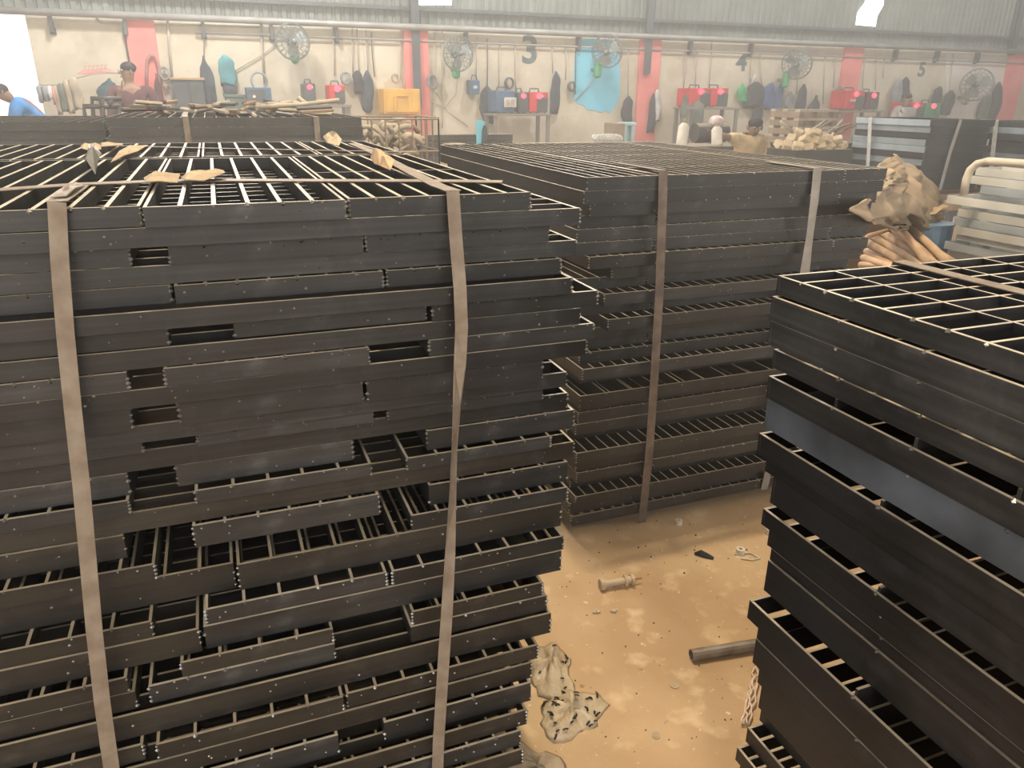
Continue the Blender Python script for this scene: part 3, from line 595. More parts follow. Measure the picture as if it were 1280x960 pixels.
#PART2
# ------------------------------------------------------------------ stacks at the back
GREYB = mat('grey_dusty_steel', (0.075, 0.072, 0.068), 0.5, col2=(0.04, 0.038, 0.036), scale=4, dust=0.8, rnd=0.35)
def stack(name, label, x0, x1, y0, d, z0, ztop, t, m, group, orient='Y', pitch=0.06, jit=0.015, fms=None, seed=1, spatter=1, split=False):
    R = random.Random(seed); n = int(round((ztop-z0)/t)); t = (ztop-z0)/n
    for i in range(n):
        a, b = R.uniform(-jit, jit), R.uniform(-jit, jit); c = R.uniform(-jit, jit)
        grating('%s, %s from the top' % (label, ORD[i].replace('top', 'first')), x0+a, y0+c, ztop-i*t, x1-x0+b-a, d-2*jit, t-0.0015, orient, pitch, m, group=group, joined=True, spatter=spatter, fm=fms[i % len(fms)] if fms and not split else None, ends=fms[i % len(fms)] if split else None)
def trestle(lab, x0, x1, y0, y1, zt, m=None, cat='trestle'):
    o = thing('steel_trestle', lab, cat, (x0, y0, 0)); m = m or DSTEEL
    MB().box(0, x1-x0, 0, 0.06, zt-0.06, zt).box(0, x1-x0, y1-y0-0.06, y1-y0, zt-0.06, zt).box(0, .06, 0.06, y1-y0-0.06, zt-0.06, zt).box(x1-x0-.06, x1-x0, 0.06, y1-y0-0.06, zt-0.06, zt).build('frame', m, o)
    for x in (0, x1-x0-0.05):
        for y in (0, y1-y0-0.05): MB().box(x, x+0.05, y, y+0.05, 0, zt-0.06).build('leg', m, o)
    return o
trestle('dark steel trestle under the back stack with two straps', -0.45, 0.78, 4.56, 5.6, 1.04)
stack('a', 'grey black grating in the back stack with two straps', -0.49, 0.80, 4.5, 1.2, 1.0405, 1.425, 0.048, GREYB, 'gratings in the back stack with two straps', seed=3)
trestle('dark steel trestle under the far left stack', -1.75, -0.62, 4.85, 5.9, 1.06)
stack('b', 'grey black grating in the far left stack', -1.85, -0.56, 4.8, 1.2, 1.0605, 1.395, 0.048, GREYB, 'gratings in the far left stack', seed=5, jit=0.03)
for k, (u, lab) in enumerate(((232, 'pale brown strap on the back stack, left one'), (396, 'pale brown strap on the back stack, right one'))):
    x = at(u, 150, 4.46).x; o = thing('steel_strap', lab, 'strap', (x, 4.478, 1.02))
    MB().ribbon([(0, 0, 0), (0.0, 0, 0.2), (0, 0, 0.408)], 0.03, 0.002).build('strap_drop', STRAP, o)
    MB().ribbon([(0, 0, 0.408), (-0.01, 0.3, 0.409), (-0.02, 1.1, 0.409)], 0.03, 0.002).build('strap_top', STRAP, o)
OFF = [mat('pale_offcut', (0.46, 0.40, 0.31), 0.7, scale=9), mat('rusty_offcut', (0.28, 0.19, 0.12), 0.75, scale=9), mat('dark_offcut', (0.11, 0.10, 0.09), 0.6, scale=9)]
R = random.Random(21)
for k in range(48):                      # steel and timber offcuts thrown on the back stack, three courses
    lvl = k//12; x = R.uniform(-0.4, 0.62); y = R.uniform(4.6, 5.3); l = R.uniform(0.08, 0.28); a = R.uniform(-0.9, 0.9)+(math.pi/2 if R.random() < .3 else 0)
    tag(MB().bev(-l/2, l/2, -0.012, 0.012, 0, 0.016, 0.003).build('offcut', OFF[k % 3], loc=(x, y, 1.4265+lvl*0.019), rot=(R.uniform(-.5, .5), R.uniform(-.12, .12), a)), 'short %s offcut bar lying on the back stack with two straps' % ('pale', 'rusty', 'dark')[k % 3], 'offcut', '%s offcuts on the back stack' % ('pale', 'rusty', 'dark')[k % 3])
def rod(name, pts, r, m, lab, cat='rod', group=None, n=7): return tag(MB().tube(pts, r, n).build(name, m, smooth=True), lab, cat, group)
rod('steel_rod', [at(322, 134, 4.75), at(372, 131, 4.75), at(424, 125, 4.75)], 0.012, OFF[0], 'long pale rod resting raised on the back stack')
rod('steel_rod', [at(320, 138, 4.9), at(365, 127, 4.9)], 0.012, OFF[0], 'pale rod slanting up left of the long rod on the back stack')
rod('steel_rod', [at(372, 122, 4.8), at(384, 131, 4.8)], 0.014, OFF[0], 'short pale stub pointing down on the back stack')
# trolley rails at the far left
tr = thing('trolley', 'dark tube trolley frame behind the far left stack', 'trolley', (at(108, 145, 6.4).x, 6.4, 0))
def rel(o, p): return Vector(p)-o.location
for k, pts in enumerate(([(107, 150), (105, 133), (150, 133)], [(117, 148), (115, 123), (152, 124)], [(129, 150), (127, 124)], [(138, 134), (138, 124)], [(148, 150), (149, 133)])):
    P = [rel(tr, at(u, v, 6.4+(0.25 if k == 1 else 0))) for u, v in pts]
    for e in (0, len(P)-1):
        if pts[e][1] >= 148: P.insert(0 if e == 0 else len(P), Vector((P[e].x, P[e].y, 0.1)))
    MB().tube(P, 0.018, 7).build('rail', DSTEEL, tr, smooth=True)
MB().box(0, 0.62, 0, 0.4, 0.1, 0.16).build('deck', DSTEEL, tr)
for x in (0.08, 0.54):
    for y in (0.04, 0.36): MB().tube([(x, y-0.02, 0.05), (x, y+0.02, 0.05)], 0.05, 12).build('wheel', DSTEEL, tr)
# wire cage with bent offcuts
CW = mat('rusty_wire', (0.30, 0.23, 0.17), 0.7, scale=8)
x0, x1, y0, y1, z1 = at(447, 150, 5.0).x, at(548, 150, 5.0).x, 5.0, 5.6, 1.40
cg = thing('wire_cage', 'rusty wire mesh cage full of bent offcuts behind the near left stack', 'cage', (x0, y0, 0))
w, d = x1-x0, y1-y0; mb = MB()
for yy in (0, d):
    for k in range(7): mb.tube([(w*k/6, yy, 0.02), (w*k/6, yy, z1)], 0.006, 5)
    for k in range(8): mb.tube([(0, yy, z1*k/7+0.006 if k == 0 else z1*k/7), (w, yy, z1*k/7+0.006 if k == 0 else z1*k/7)], 0.006, 5)
mb.build('wire_side', CW, cg)
mb = MB()
for xx in (0, w):
    for k in range(5): mb.tube([(xx, d*k/4, 0.02), (xx, d*k/4, z1)], 0.006, 5)
    for k in range(8): mb.tube([(xx, 0, z1*k/7+0.006), (xx, d, z1*k/7+0.006)], 0.006, 5)
mb.build('wire_end', CW, cg)
MB().box(0, w, 0, d, 0.0, 0.02).build('cage_base', DSTEEL, cg)
MB().box(0.02, w-0.02, 0.02, d-0.02, 0.02, 0.98).build('scrap_fill', OFF[2], cg)
R = random.Random(31)
for k in range(48):
    x = x0+R.uniform(0.1, w-0.1); y = y0+R.uniform(0.08, 0.35); zz = 1.0+R.uniform(0.0, 0.36); a = R.uniform(0, 6.3); l = R.uniform(0.05, 0.11); b = R.uniform(-0.6, 0.6)
    P = [Vector((math.cos(a)*l*q, 0.05*math.sin(a), math.sin(b)*l*q+0.05*h)) for q, h in ((-1, .0), (-.5, .5), (0, .7), (.5, .45), (1, -.3))]
    tag(MB().tube([Vector((x, y, zz))+p for p in P], R.uniform(.013, .024), 6).build('bent_offcut', OFF[0] if k % 4 else OFF[1], smooth=True), 'bent %s offcut in the wire cage behind the near left stack' % ('pale' if k % 4 else 'rusty'), 'offcut', '%s bent offcuts in the wire cage' % ('pale' if k % 4 else 'rusty'))
p = at(552, 192, 4.9)
vs = []; n = 18
for i, (zz, rr) in enumerate(((0, .13), (.03, .17), (.3, .185), (.6, .17), (.85, .165), (1.05, .14), (1.15, .09), (1.19, .05), (1.24, .075))):
    for q in range(n):
        th = 2*math.pi*q/n; f = 1+.10*math.sin(3*th+zz*4)+.06*math.sin(7*th-zz*9)
        vs.append((rr*f*math.cos(th)+.03*math.sin(4*zz), rr*f*math.sin(th), zz))
fs = [(i*n+q, i*n+(q+1) % n, (i+1)*n+(q+1) % n, (i+1)*n+q) for i in range(8) for q in range(n)]+[tuple(range(n)), tuple(range(8*n, 9*n))]
tag(MB().add(vs, fs).build('sack', mat('sackcloth', (0.47, 0.40, 0.30), 0.9, scale=20, bump=0.3), loc=(x1+0.17, 5.1, 0), smooth=True), 'pale tied sack standing right of the wire cage', 'sack')
# long dark sections on a rack, pipes behind the middle stack
trestle('rack under the dark bars beyond the middle stack', at(532, 170, 7).x, at(640, 170, 7).x, 6.9, 7.5, 1.02)
for k in range(9):
    x0 = at(528, 170, 6.9).x+0.03*(k % 3); x1 = at(642, 170, 6.9).x
    yy = 6.92+0.1*(k % 4); zz = 1.0205+0.064*(k//4)
    o = MB().bev(x0, x1, yy, yy+0.08, zz, zz+0.06, 0.004); tag(o.build('steel_section', GREYB), 'long dark steel section on the rack beyond the middle stack, %s' % ('lower course', 'middle course', 'upper course')[k//4], 'section', 'dark sections on the rack')
trestle('rack under the dusty pipes beyond the middle stack', at(650, 180, 7.2).x, at(800, 180, 7.2).x, 6.95, 7.9, 0.93)
R = random.Random(17)
for k in range(16):
    row = k//7; y = 7.05+0.11*(k % 7)+0.05*row; zz = 0.962+0.058*row; x0 = at(640, 175, y).x+R.uniform(-.1, .15); x1 = at(808, 175, y).x+R.uniform(-.3, .1)
    rod('steel_pipe', [(x0, y, zz), (x1, y+R.uniform(-.03, .03), zz)], 0.03, (OFF[0], OFF[1], GREYB)[k % 3], '%s pipe in the pile beyond the middle stack' % ('pale dusty', 'rusty brown', 'grey black')[k % 3], 'pipe', '%s pipes beyond the middle stack' % ('pale', 'rusty', 'grey')[k % 3], 10)
p = at(602, 180, 6.85)
q = thing('blue_plastic_strip', 'bright light blue plastic strip with a dark glove beyond the middle stack', 'panel', (p.x, 6.85, 0))
P = [rel(q, at(u, v, 6.85)) for u, v in ((596, 181), (595, 152), (599, 150), (606, 152), (604, 165), (601, 181))]
MB().prism([(a.x, a.z) for a in P], 1, 0, 0.01).build('blue_strip', BLUEP, q)
MB().box(-0.04, 0.06, 0.0, 0.04, 0, P[0].z+0.01).build('stand', DSTEEL, q)
MB().ell((rel(q, at(606, 170, 6.83)).x, -0.02, rel(q, at(606, 170, 6.83)).z), 0.03, 0.03, 0.10, 8, 6).build('glove', mat('dark_cloth', (0.07, 0.08, 0.10), 0.9, scale=10), q, smooth=True)

# ------------------------------------------------------------------ stacks, tarpaulin and poles at the right
DOORLIT = mat('door_lit_steel', (0.42, 0.49, 0.55), 0.35, 0.2, col2=(0.24, 0.29, 0.335), scale=3, rnd=0.3)  # bright doorway's glare on dark steel, put into the colour
SILD = mat('dim_door_lit_steel', (0.10, 0.115, 0.13), 0.35, 0.5, col2=(0.05, 0.06, 0.07), scale=3, rnd=0.3)
xs = at(1163, 150, 5.5).x
stack('c', 'blue grey grating in the far right stack with a white strap', xs, xs+0.80, 5.5, 0.98, 0.722, 1.372, 0.059, DEEP, 'gratings in the far right door-lit stack', 'X', 0.08, 0.03, [DOORLIT, DOORLIT, SILD, DOORLIT, DOORLIT, DUSTY, DOORLIT, SILD], 8, split=True)  # dark gratings; blue grey ends are door light painted on the side plates
xs2 = xs+0.88
stack('d', 'dark grating in the stack at the right picture edge', xs2, xs2+0.9, 5.0, 0.62, 0.722, 1.365, 0.059, GREYB, 'gratings in the stack at the right picture edge', 'X', 0.08, 0.025, [SILD, DOORLIT, SILD, DUSTY], 11, split=True)
trestle('steel trestle under the far right stacks', xs+0.02, 8.1, 5.1, 6.4, 0.60)
for k in range(4):
    tag(MB().bev(xs-0.05, 8.1, 5.04+0.38*k, 5.14+0.38*k, 0.6005, 0.6895 if k else 0.69, 0.006).build('rusty_beam', mat('brown_beam', (0.24, 0.165, 0.115), 0.7, scale=6)), '%s rusty beam carrying the far right stacks' % ('front', 'second', 'third', 'rear')[k], 'beam')
for k, (u, lab, yy, xo) in enumerate(((1097, 'white strap down the left end of the far right stack', 0, 0),)):
    Yw = xs/at(1097, 150, 1.0).x; o = thing('steel_strap', lab, 'strap', (xs-0.05, Yw, 0.73))
    MB().ribbon([(0, -0.05, 0), (0, 0, 0.35), (0, 0.05, 0.645)], 0.045, 0.002, (0, 1, 0)).build('strap_drop', STRAPW, o)
o = thing('steel_strap', 'dull strap down the dark front of the far right stack', 'strap', (at(1186, 200, 5.46).x, 5.464, 0.73))
MB().ribbon([(-0.03, 0, 0), (0, 0, 0.35), (0.05, 0, 0.645)], 0.04, 0.002).build('strap_drop', mat('dull_strap', (0.33, 0.32, 0.30), 0.5, 0.2), o)
Yw = xs2/at(1256, 150, 1.0).x; o = thing('steel_strap', 'white strap on the stack at the right picture edge', 'strap', (xs2-0.06, Yw, 0.73))
MB().ribbon([(0, -0.05, 0), (0, 0, 0.35), (0, 0.04, 0.64)], 0.045, 0.002, (0, 1, 0)).build('strap_drop', STRAPW, o)
# pale grey panels
PALE = mat('pale_primer', (0.58, 0.57, 0.53), 0.6, col2=(0.47, 0.46, 0.42), scale=5, rnd=0.1); PALB = mat('pale_blue_primer', (0.36, 0.40, 0.42), 0.6, col2=(0.28, 0.31, 0.33), scale=5, rnd=0.1)
gx = at(1225, 215, 2.92).x; zt = 1.218
PT = 0.0415; R = random.Random(2)
for i in range(28):
    x = gx+(0.0, -0.03, -0.04, -0.26, -0.06, -0.09, -0.11, -0.13, -0.07, -0.15, -0.12, -0.16, -0.14, -0.10)[i % 14]
    grating('pale grey steel frame in the right pale stack, %s from the top' % ORD[i].replace('top', 'first'), x, 1.75, zt, 1.1, 1.14+R.uniform(-.03, .06), PT-0.0015, 'Y', 0.18, PALB if i % 2 else PALE, group='pale frames stacked at the right', joined=True, spatter=0, fm=(PALE, PALE, PALB, PALE, PALB, PALE, PALB, PALE, PALE, PALB)[i % 10]); zt -= PT

tag(MB().box(gx+0.05, gx+1.0, 1.85, 2.75, 0, zt).build('timber_bearer', mat('old_timber', (0.25, 0.17, 0.10), 0.85, scale=9)), 'low timber base under the pale frames at the right', 'timber')
P = [at(u, v, Y) for u, v, Y in ((1206, 238, 2.84), (1208, 224, 2.84), (1213, 212, 2.84), (1222, 204.5, 2.81), (1235, 201.5, 2.76), (1285, 205, 2.5), (1330, 209, 2.25))]
P[0].z = 1.218-3*PT+0.001
fr = thing('bent_tube_frame', 'bent cream tube frame lying on top of the pale stacked frames', 'frame', P[0])
MB().tube([p-P[0] for p in P], 0.019, 10).build('tube', mat('cream_tube', (0.60, 0.53, 0.42), 0.5, scale=6), fr, smooth=True)
# tarpaulin draped over a crate
cr = thing('wooden_crate', 'wooden crate under the brown tarpaulin', 'crate', (3.55, 3.55, 0))
for k in range(6): MB().box(0, 0.5, 0, 0.02, 0.02+0.165*k, 0.17+0.165*k).build('board', OFF[1], cr)
MB().box(0.0, 0.5, 0.02, 0.5, 0.0, 1.0).build('body', OFF[1], cr)
rows = [[(1094, 208, 3.10), (1104, 199, 3.15), (1120, 192, 3.30), (1140, 212, 3.50), (1151, 213, 3.55)],
        [(1097, 226, 2.85), (1108, 216, 2.95), (1120, 205, 3.25), (1138, 220, 3.15), (1158, 226, 3.48)],
        [(1080, 250, 2.26), (1100, 243, 2.55), (1118, 228, 3.15), (1136, 230, 3.10), (1163, 248, 3.42)],
        [(1058, 259, 2.17), (1090, 258, 2.40), (1116, 244, 2.90), (1146, 258, 3.05), (1168, 270, 3.38)],
        [(1076, 276, 2.19), (1100, 271, 2.42), (1124, 262, 2.85), (1150, 282, 3.08), (1170, 290, 3.36)],
        [(1112, 284, 2.95), (1120, 282, 3.05), (1132, 284, 3.20), (1150, 300, 3.20), (1168, 308, 3.40)],
        [(1110, 330, 3.40), (1118, 330, 3.34), (1132, 335, 3.42), (1150, 335, 3.30), (1166, 335, 3.42)]]
R = random.Random(6); K = 8; nu, nv = 4*K+1, 6*K+1; vs = []
from mathutils import noise
for i in range(nv):
    for j in range(nu):
        a, b = i/K, j/K; i0, j0 = min(int(a), 5), min(int(b), 3); fa, fb = a-i0, b-j0; fb2 = fb*fb*(3-2*fb)*.5+fb*.5
        q = [at(*rows[i0+y][j0+x]) for y in (0, 1) for x in (0, 1)]
        p = q[0].lerp(q[1], fb2).lerp(q[2].lerp(q[3], fb2), fa); n1 = noise.noise(Vector((p.x*9, p.y*9, p.z*3))); n2 = 0.5-abs(noise.noise(Vector((p.x*16+3, p.y*7, p.z*6))))
        sc = 0.35 if (a > 1.6 and a < 4.6 and b < 1.6) else 1.0; vs.append(p+Vector((0.03*n1*sc, -(0.05*n2+0.03*n1)*sc-0.07*abs(math.sin(2.6*b+0.35*a))*min(1, a/2)*sc, 0.02*n1)))
fs = [(i*nu+j, i*nu+j+1, (i+1)*nu+j+1, (i+1)*nu+j) for i in range(nv-1) for j in range(nu-1)]
tp = MB().add(vs, fs).build('tarpaulin', mat('brown_tarp', (0.43, 0.33, 0.225), 0.8, col2=(0.27, 0.21, 0.15), scale=6, bump=0.4), smooth=True)
m = tp.modifiers.new('thick', 'SOLIDIFY'); m.thickness = 0.008
tag(tp, 'creased brown tarpaulin draped in peaks right of the middle stack', 'tarpaulin')
# pile of wooden poles
tag(MB().bev(2.92, 3.55, 2.45, 3.1, 0, 0.62, 0.01).build('pole_crate', OFF[1]), 'low crate under the pile of wooden poles', 'crate')
POLE = mat('bare_wood_pole', (0.55, 0.375, 0.235), 0.75, col2=(0.42, 0.275, 0.17), scale=12, rnd=0.2); R = random.Random(5)
poles = [(1076, 331, 1150, 338), (1079, 322, 1135, 345), (1083, 314, 1140, 346), (1083, 302, 1150, 344), (1092, 296, 1165, 344), (1104, 291, 1170, 340), (1111, 281, 1182, 340), (1113, 273, 1160, 330), (1136, 284, 1184, 328), (1140, 297, 1192, 330), (1098, 305, 1155, 348), (1088, 326, 1120, 345), (1120, 296, 1176, 336), (1128, 306, 1180, 345)]
for k, (u0, v0, u1, v1) in enumerate(sorted(poles)):
    A = at(u0, v0, 2.98+0.02*(k % 4)); B = at(u1, v1, 2.52+0.02*(k % 5))
    rod('wooden_pole', [A, A.lerp(B, 0.5)+Vector((0, 0, 0.006)), B], [0.018, 0.02, 0.022], POLE, 'bare wooden pole in the fan below the tarpaulin, %s left end counted from the left' % ORD[k].replace('top', 'first'), 'pole', 'wooden poles fanned below the tarpaulin', 10)
rod('forked_branch', [at(1074, 302, 2.96), at(1086, 295, 2.96), at(1112, 287, 2.96)], [0.010, 0.014, 0.008], POLE, 'thin crooked branch lying across the left ends of the poles', 'branch')
br = thing('blue_drum', 'blue drum partly hidden behind the wooden poles', 'drum', (at(1180, 300, 3.0).x, 3.12, 0))
MB().tube([(0, 0, 0), (0, 0, 0.3), (0, 0, 0.31), (0, 0, 0.6), (0, 0, 0.61), (0, 0, 0.90)], [.13, .13, .137, .137, .13, .128], 20).build('body', mat('blue_plastic', (0.14, 0.24, 0.36), 0.5, scale=5), br, smooth=False)
MB().tube([(0, 0, 0.90), (0, 0, 0.91)], 0.134, 20).build('rim', mat('blue_plastic', (0.14, 0.24, 0.36), 0.5, scale=5), br)
bagp = at(1172, 285, 3.05); mb = MB(); R = random.Random(3)
for k in range(8): mb.ribbon([(R.uniform(-.08, -.03), R.uniform(-.05, .05), 0.0+0.005*k), (0, R.uniform(-.05, .05), 0.012+0.006*k), (R.uniform(.06, .14), R.uniform(-.06, .06), 0.01+0.012*k)], 0.035, 0.002, (0, 1, 0))
tag(mb.build('shredded_paper', PAPER, loc=(br.location.x-0.02, br.location.y, 0.912)), 'shredded tan paper on top of the blue drum', 'paper')
# pale blocks in a bin, rods behind them
bx0, bx1 = at(962, 190, 6.7).x, at(1066, 190, 6.0).x
bx1 = at(1066, 190, 6.3).x
bn = thing('steel_bin', 'dark steel bin of pale blocks beyond the middle stack', 'bin', (bx0, 6.3, 0))
w = bx1-bx0; MB().box(0, w, 0, 0.02, 0, 1.06).box(0, w, 0.43, 0.45, 0, 1.06).box(0, 0.02, 0.02, 0.43, 0, 1.06).box(w-0.02, w, 0.02, 0.43, 0, 1.06).build('wall', GREYB, bn); MB().box(0.02, w-0.02, 0.02, 0.43, 0, 0.98).build('floor_plate', GREYB, bn)
BLK = mat('pale_wood_block', (0.66, 0.54, 0.36), 0.8, col2=(0.52, 0.41, 0.26), scale=9, rnd=0.15); R = random.Random(9)
bl = [(q, yy, l) for l, qs in ((0, (.12, .37, .62, .87)), (1, (.10, .30, .50, .70, .90)), (2, (.22, .42, .60, .84)), (3, (.30, .48))) for q in qs for yy in ((.09, .22, .35) if l < 2 else (.10, .26))]
for q, yy, l in bl:
    e = R.uniform(0.036, 0.047); tag(MB().bev(-e, e, -e*1.2, e*1.2, -e*.8, e*.8, 0.007).build('wood_block', BLK, loc=(bx0+w*q+R.uniform(-.012, .012), 6.3+yy+R.uniform(-.015, .015), 1.03+0.062*l), rot=(R.uniform(-.6, .6), R.uniform(-.6, .6), R.uniform(0, 3))), 'pale wooden block heaped in the steel bin', 'block', 'pale blocks heaped in the steel bin')
R = random.Random(13); yb = 6.95
tag(MB().bev(at(1000, 180, yb).x, at(1075, 180, yb).x, yb+0.05, yb+0.6, 0, 1.08, 0.01).build('rod_rack', GREYB), 'dark rack under the heaped pale rods', 'rack')
for k in range(34):
    u0 = R.uniform(1008, 1040); v0 = R.uniform(168, 186); u1 = u0+R.uniform(12, 34); v1 = v0-R.uniform(4, 24)*(1 if R.random() < .85 else -0.3); Y = yb+0.1+R.uniform(0, .35)
    A, B = at(u0, v0, Y), at(min(u1, 1070), max(v1, 150), Y+0.1); rod('bent_rod', [A, A.lerp(B, .5)+Vector((0, 0, R.uniform(.0, .04))), B], 0.012, (OFF[0], OFF[0], OFF[1])[k % 3], '%s bent rod in the heap left of the far right stack' % ('pale', 'pale', 'rusty')[k % 3], 'rod', '%s rods in the heap left of the far right stack' % ('pale', 'pale', 'rusty')[k % 3], 5)
for k, pts in enumerate(([(976, 152, 6.9), (1000, 172, 6.9)], [(1022, 158, 6.9), (1000, 174, 6.88)], [(1042, 166, 6.85), (1030, 196, 6.82)])):
    P = [at(*p) for p in pts]
    if k == 2: P.append(Vector((P[1].x-0.1, 6.86, 0.0)))
    rod('steel_tube', P, 0.018, OFF[0], ('grey tube leaning down right above the wood blocks', 'grey tube leaning down left above the wood blocks', 'pale tube standing steeply in the rod heap')[k], 'tube', n=8)
# slatted pallets behind
px0, px1, py = at(1000, 140, 8.6).x, at(1048, 140, 8.6).x, 8.6
for k in range(5):
    pl = thing('pallet', 'pale slatted pallet leaning in the stack below the hanging jackets, %s from the top' % ORD[4-k].replace('top', 'first'), 'pallet', (px0, py, 0.86+0.11*k), 'pallets below the hanging jackets')
    for j in range(3): MB().box(0, px1-px0, 0.25*j, 0.25*j+0.1, 0.075, 0.105).build('slat', OFF[0], pl)
    for j in range(3): MB().box((px1-px0-0.08)*j/2, (px1-px0-0.08)*j/2+0.08, 0, 0.6, 0, 0.075).build('block', OFF[1], pl)
tag(MB().bev(px0-0.02, px1+0.02, py-0.02, py+0.65, 0, 0.859, 0.01).build('rusty_bin', mat('rusty_bin', (0.17, 0.10, 0.07), 0.8, scale=4)), 'rusty brown bin under the slatted pallets', 'bin')

# ------------------------------------------------------------------ things along the back wall
def seg(u0, u1, v0, v1, Y):
    a, b = at(u0, v1, Y), at(u1, v1, Y); c = at((u0+u1)/2, v0, Y); return a.x, b.x, a.z*0.5+b.z*0.5, c.z
def cloth_col(n, c): return mat(n, c, 0.92, scale=6, var=0.3)
NAVY = cloth_col('navy_cloth', (0.055, 0.065, 0.085)); CHAR = cloth_col('charcoal_cloth', (0.045, 0.045, 0.05)); TEAL = cloth_col('teal_cloth', (0.08, 0.26, 0.29)); GREYC = cloth_col('grey_cloth', (0.24, 0.25, 0.27)); BLUC = cloth_col('blue_cloth', (0.07, 0.10, 0.22)); TANC = cloth_col('tan_cloth', (0.40, 0.33, 0.24)); WHC = cloth_col('white_cloth', (0.55, 0.54, 0.52)); MAR = cloth_col('maroon_cloth', (0.115, 0.035, 0.04)); PINKC = cloth_col('pink_cloth', (0.62, 0.24, 0.24)); GRNC = cloth_col('green_bag', (0.05, 0.36, 0.14)); OLIV = cloth_col('olive_cloth', (0.14, 0.15, 0.12))
def garment(name, u0, u1, v0, v1, m, lab, cat='jacket', shape='jacket', Y=WY-0.02, seed=0, thick=0.10, hem=None, skew=0.0):
    """cloth hanging from a hook: a pinched neck, sloping shoulders, folds that deepen to the hem"""
    x0, x1, z0, z1 = seg(u0, u1, v0, v1, Y); w, h = x1-x0, z1-z0; R = random.Random(lab); n, k = 18, 12
    prof = {'jacket': [(0, .16), (.05, .3), (.12, .68), (.22, .9), (.40, .86), (.55, 1.0), (.8, .95), (1, .82)], 'long': [(0, .12), (.1, .5), (.25, .9), (.6, 1.0), (1, .9)], 'bag': [(0, .16), (.12, .22), (.24, .7), (.4, .95), (.65, 1.0), (.9, .92), (1, .72)], 'strip': [(0, .8), (.5, 1), (1, .9)], 'shirt': [(0, .25), (.08, .85), (.3, 1), (1, .95)]}[shape]
    ph = [R.uniform(0, 6) for _ in range(4)]; vs = []
    for i in range(k+1):
        q = i/k; hw = np.interp(q, [p[0] for p in prof], [p[1] for p in prof])*w/2
        for j in range(n):
            th = 2*math.pi*j/n; cx = math.cos(th); sy = math.sin(th)
            f = 1+0.22*q*math.sin(5*th+ph[0])+0.12*math.sin(9*th+ph[1]+3*q)
            xx = cx*hw*(1+0.10*math.sin(9*q+ph[2]+1.5*cx))+skew*w*(q-.3)+0.07*w*math.sin(4*q+ph[3])
            vs.append((xx, -thick/2+sy*(thick/2)*min(1.0, .35+q*1.2)*min(f, 1.25)*(0.75 if sy > 0 else 1), -q*h+(0.06*h*math.sin(2*th+ph[1]) if i >= k-1 else 0)))
    fs = [(i*n+j, i*n+(j+1) % n, (i+1)*n+(j+1) % n, (i+1)*n+j) for i in range(k) for j in range(n)]+[tuple(range(n)), tuple(range(k*n, k*n+n))]
    return tag(MB().add(vs, fs).build(name, m, loc=((x0+x1)/2, Y-0.02, z1), smooth=True), lab, cat)
def hook(u, v, k, lab):
    p = at(u, v, WY-0.02); tag(MB().tube([(p.x, WY, p.z+0.02), (p.x, WY-0.07, p.z+0.02), (p.x, WY-0.09, p.z+0.05)], 0.006, 5).build('wall_hook', DSTEEL), lab, 'hook')
J = [('jacket', 254, 272, 70, 130, NAVY, 'tall dark blue grey bag and jacket hung beside the grey cabinet', 'bag'), ('jacket', 274, 296, 69, 106, TEAL, 'teal green jacket hung right of the grey cabinet', 'jacket'),
     ('trousers', 279, 296, 104, 117, NAVY, 'dark cloth hem showing below the teal jacket', 'shirt'), ('jacket', 441, 455, 88, 116, CHAR, 'dark jacket hung between red-lit welder and yellow cabinet, left one', 'jacket'),
     ('jacket', 452, 467, 88, 138, NAVY, 'long dark jacket hung between red-lit welder and yellow cabinet, right one', 'long'), ('jacket', 598, 619, 108, 153, NAVY, 'dark jacket hung left of the blue machine', 'jacket'),
     ('jacket', 685, 697, 89, 140, NAVY, 'narrow dark jacket hung right of the middle red welders', 'jacket'), ('jacket', 774, 788, 120, 153, CHAR, 'black jacket hung left of the third pink pilaster', 'jacket'),
     ('cloth', 806, 816, 116, 164, CHAR, 'black cloth hung on the third pink pilaster', 'long'), ('cloth', 812, 822, 112, 150, WHC, 'pale grey cloth hung on the third pink pilaster', 'long'),
     ('jacket', 926, 950, 102, 134, CHAR, 'wide black jacket hung below the number 4', 'jacket'), ('cloth', 936, 949, 128, 160, CHAR, 'black cloth tail hanging under the wide black jacket', 'long'),
     ('jacket', 949, 965, 103, 135, BLUC, 'blue jacket below the tilted fourth fan, left of two', 'jacket'), ('jacket', 962, 973, 103, 141, BLUC, 'blue jacket below the tilted fourth fan, right of two', 'jacket'),
     ('bag', 977, 988, 114, 135, GREYC, 'clear grey bag hung right of the blue jackets', 'bag'), ('jacket', 989, 1001, 105, 150, CHAR, 'narrow black jacket hung right of the clear bag', 'jacket'),
     ('bag', 1003, 1019, 119, 158, CHAR, 'round dark backpack hung above the slatted pallets', 'bag'), ('jacket', 1036, 1049, 107, 140, OLIV, 'dark olive jacket hung left of the fourth pink pilaster', 'jacket'),
     ('jacket', 1106, 1121, 98, 145, GREYC, 'long grey overall hung left of the number 5', 'long'), ('jacket', 1118, 1130, 96, 128, CHAR, 'dark jacket hung left of the number 5', 'jacket'),
     ('jacket', 1160, 1172, 108, 130, CHAR, 'dark jacket hung right of the number 5, left of two', 'jacket'), ('jacket', 1171, 1186, 113, 142, CHAR, 'dark jacket hung right of the number 5, right of two', 'jacket'),
     ('jacket', 1228, 1242, 102, 150, CHAR, 'dark jacket hung right of the white backed fan', 'long'), ('shoulder_bag', 196, 206, 92, 132, MAR, 'dark maroon bag hung on the first pink pilaster', 'bag'),
     ('cloth', 1217, 1231, 118, 150, OLIV, 'olive shirt hung below the white backed fan', 'shirt')]
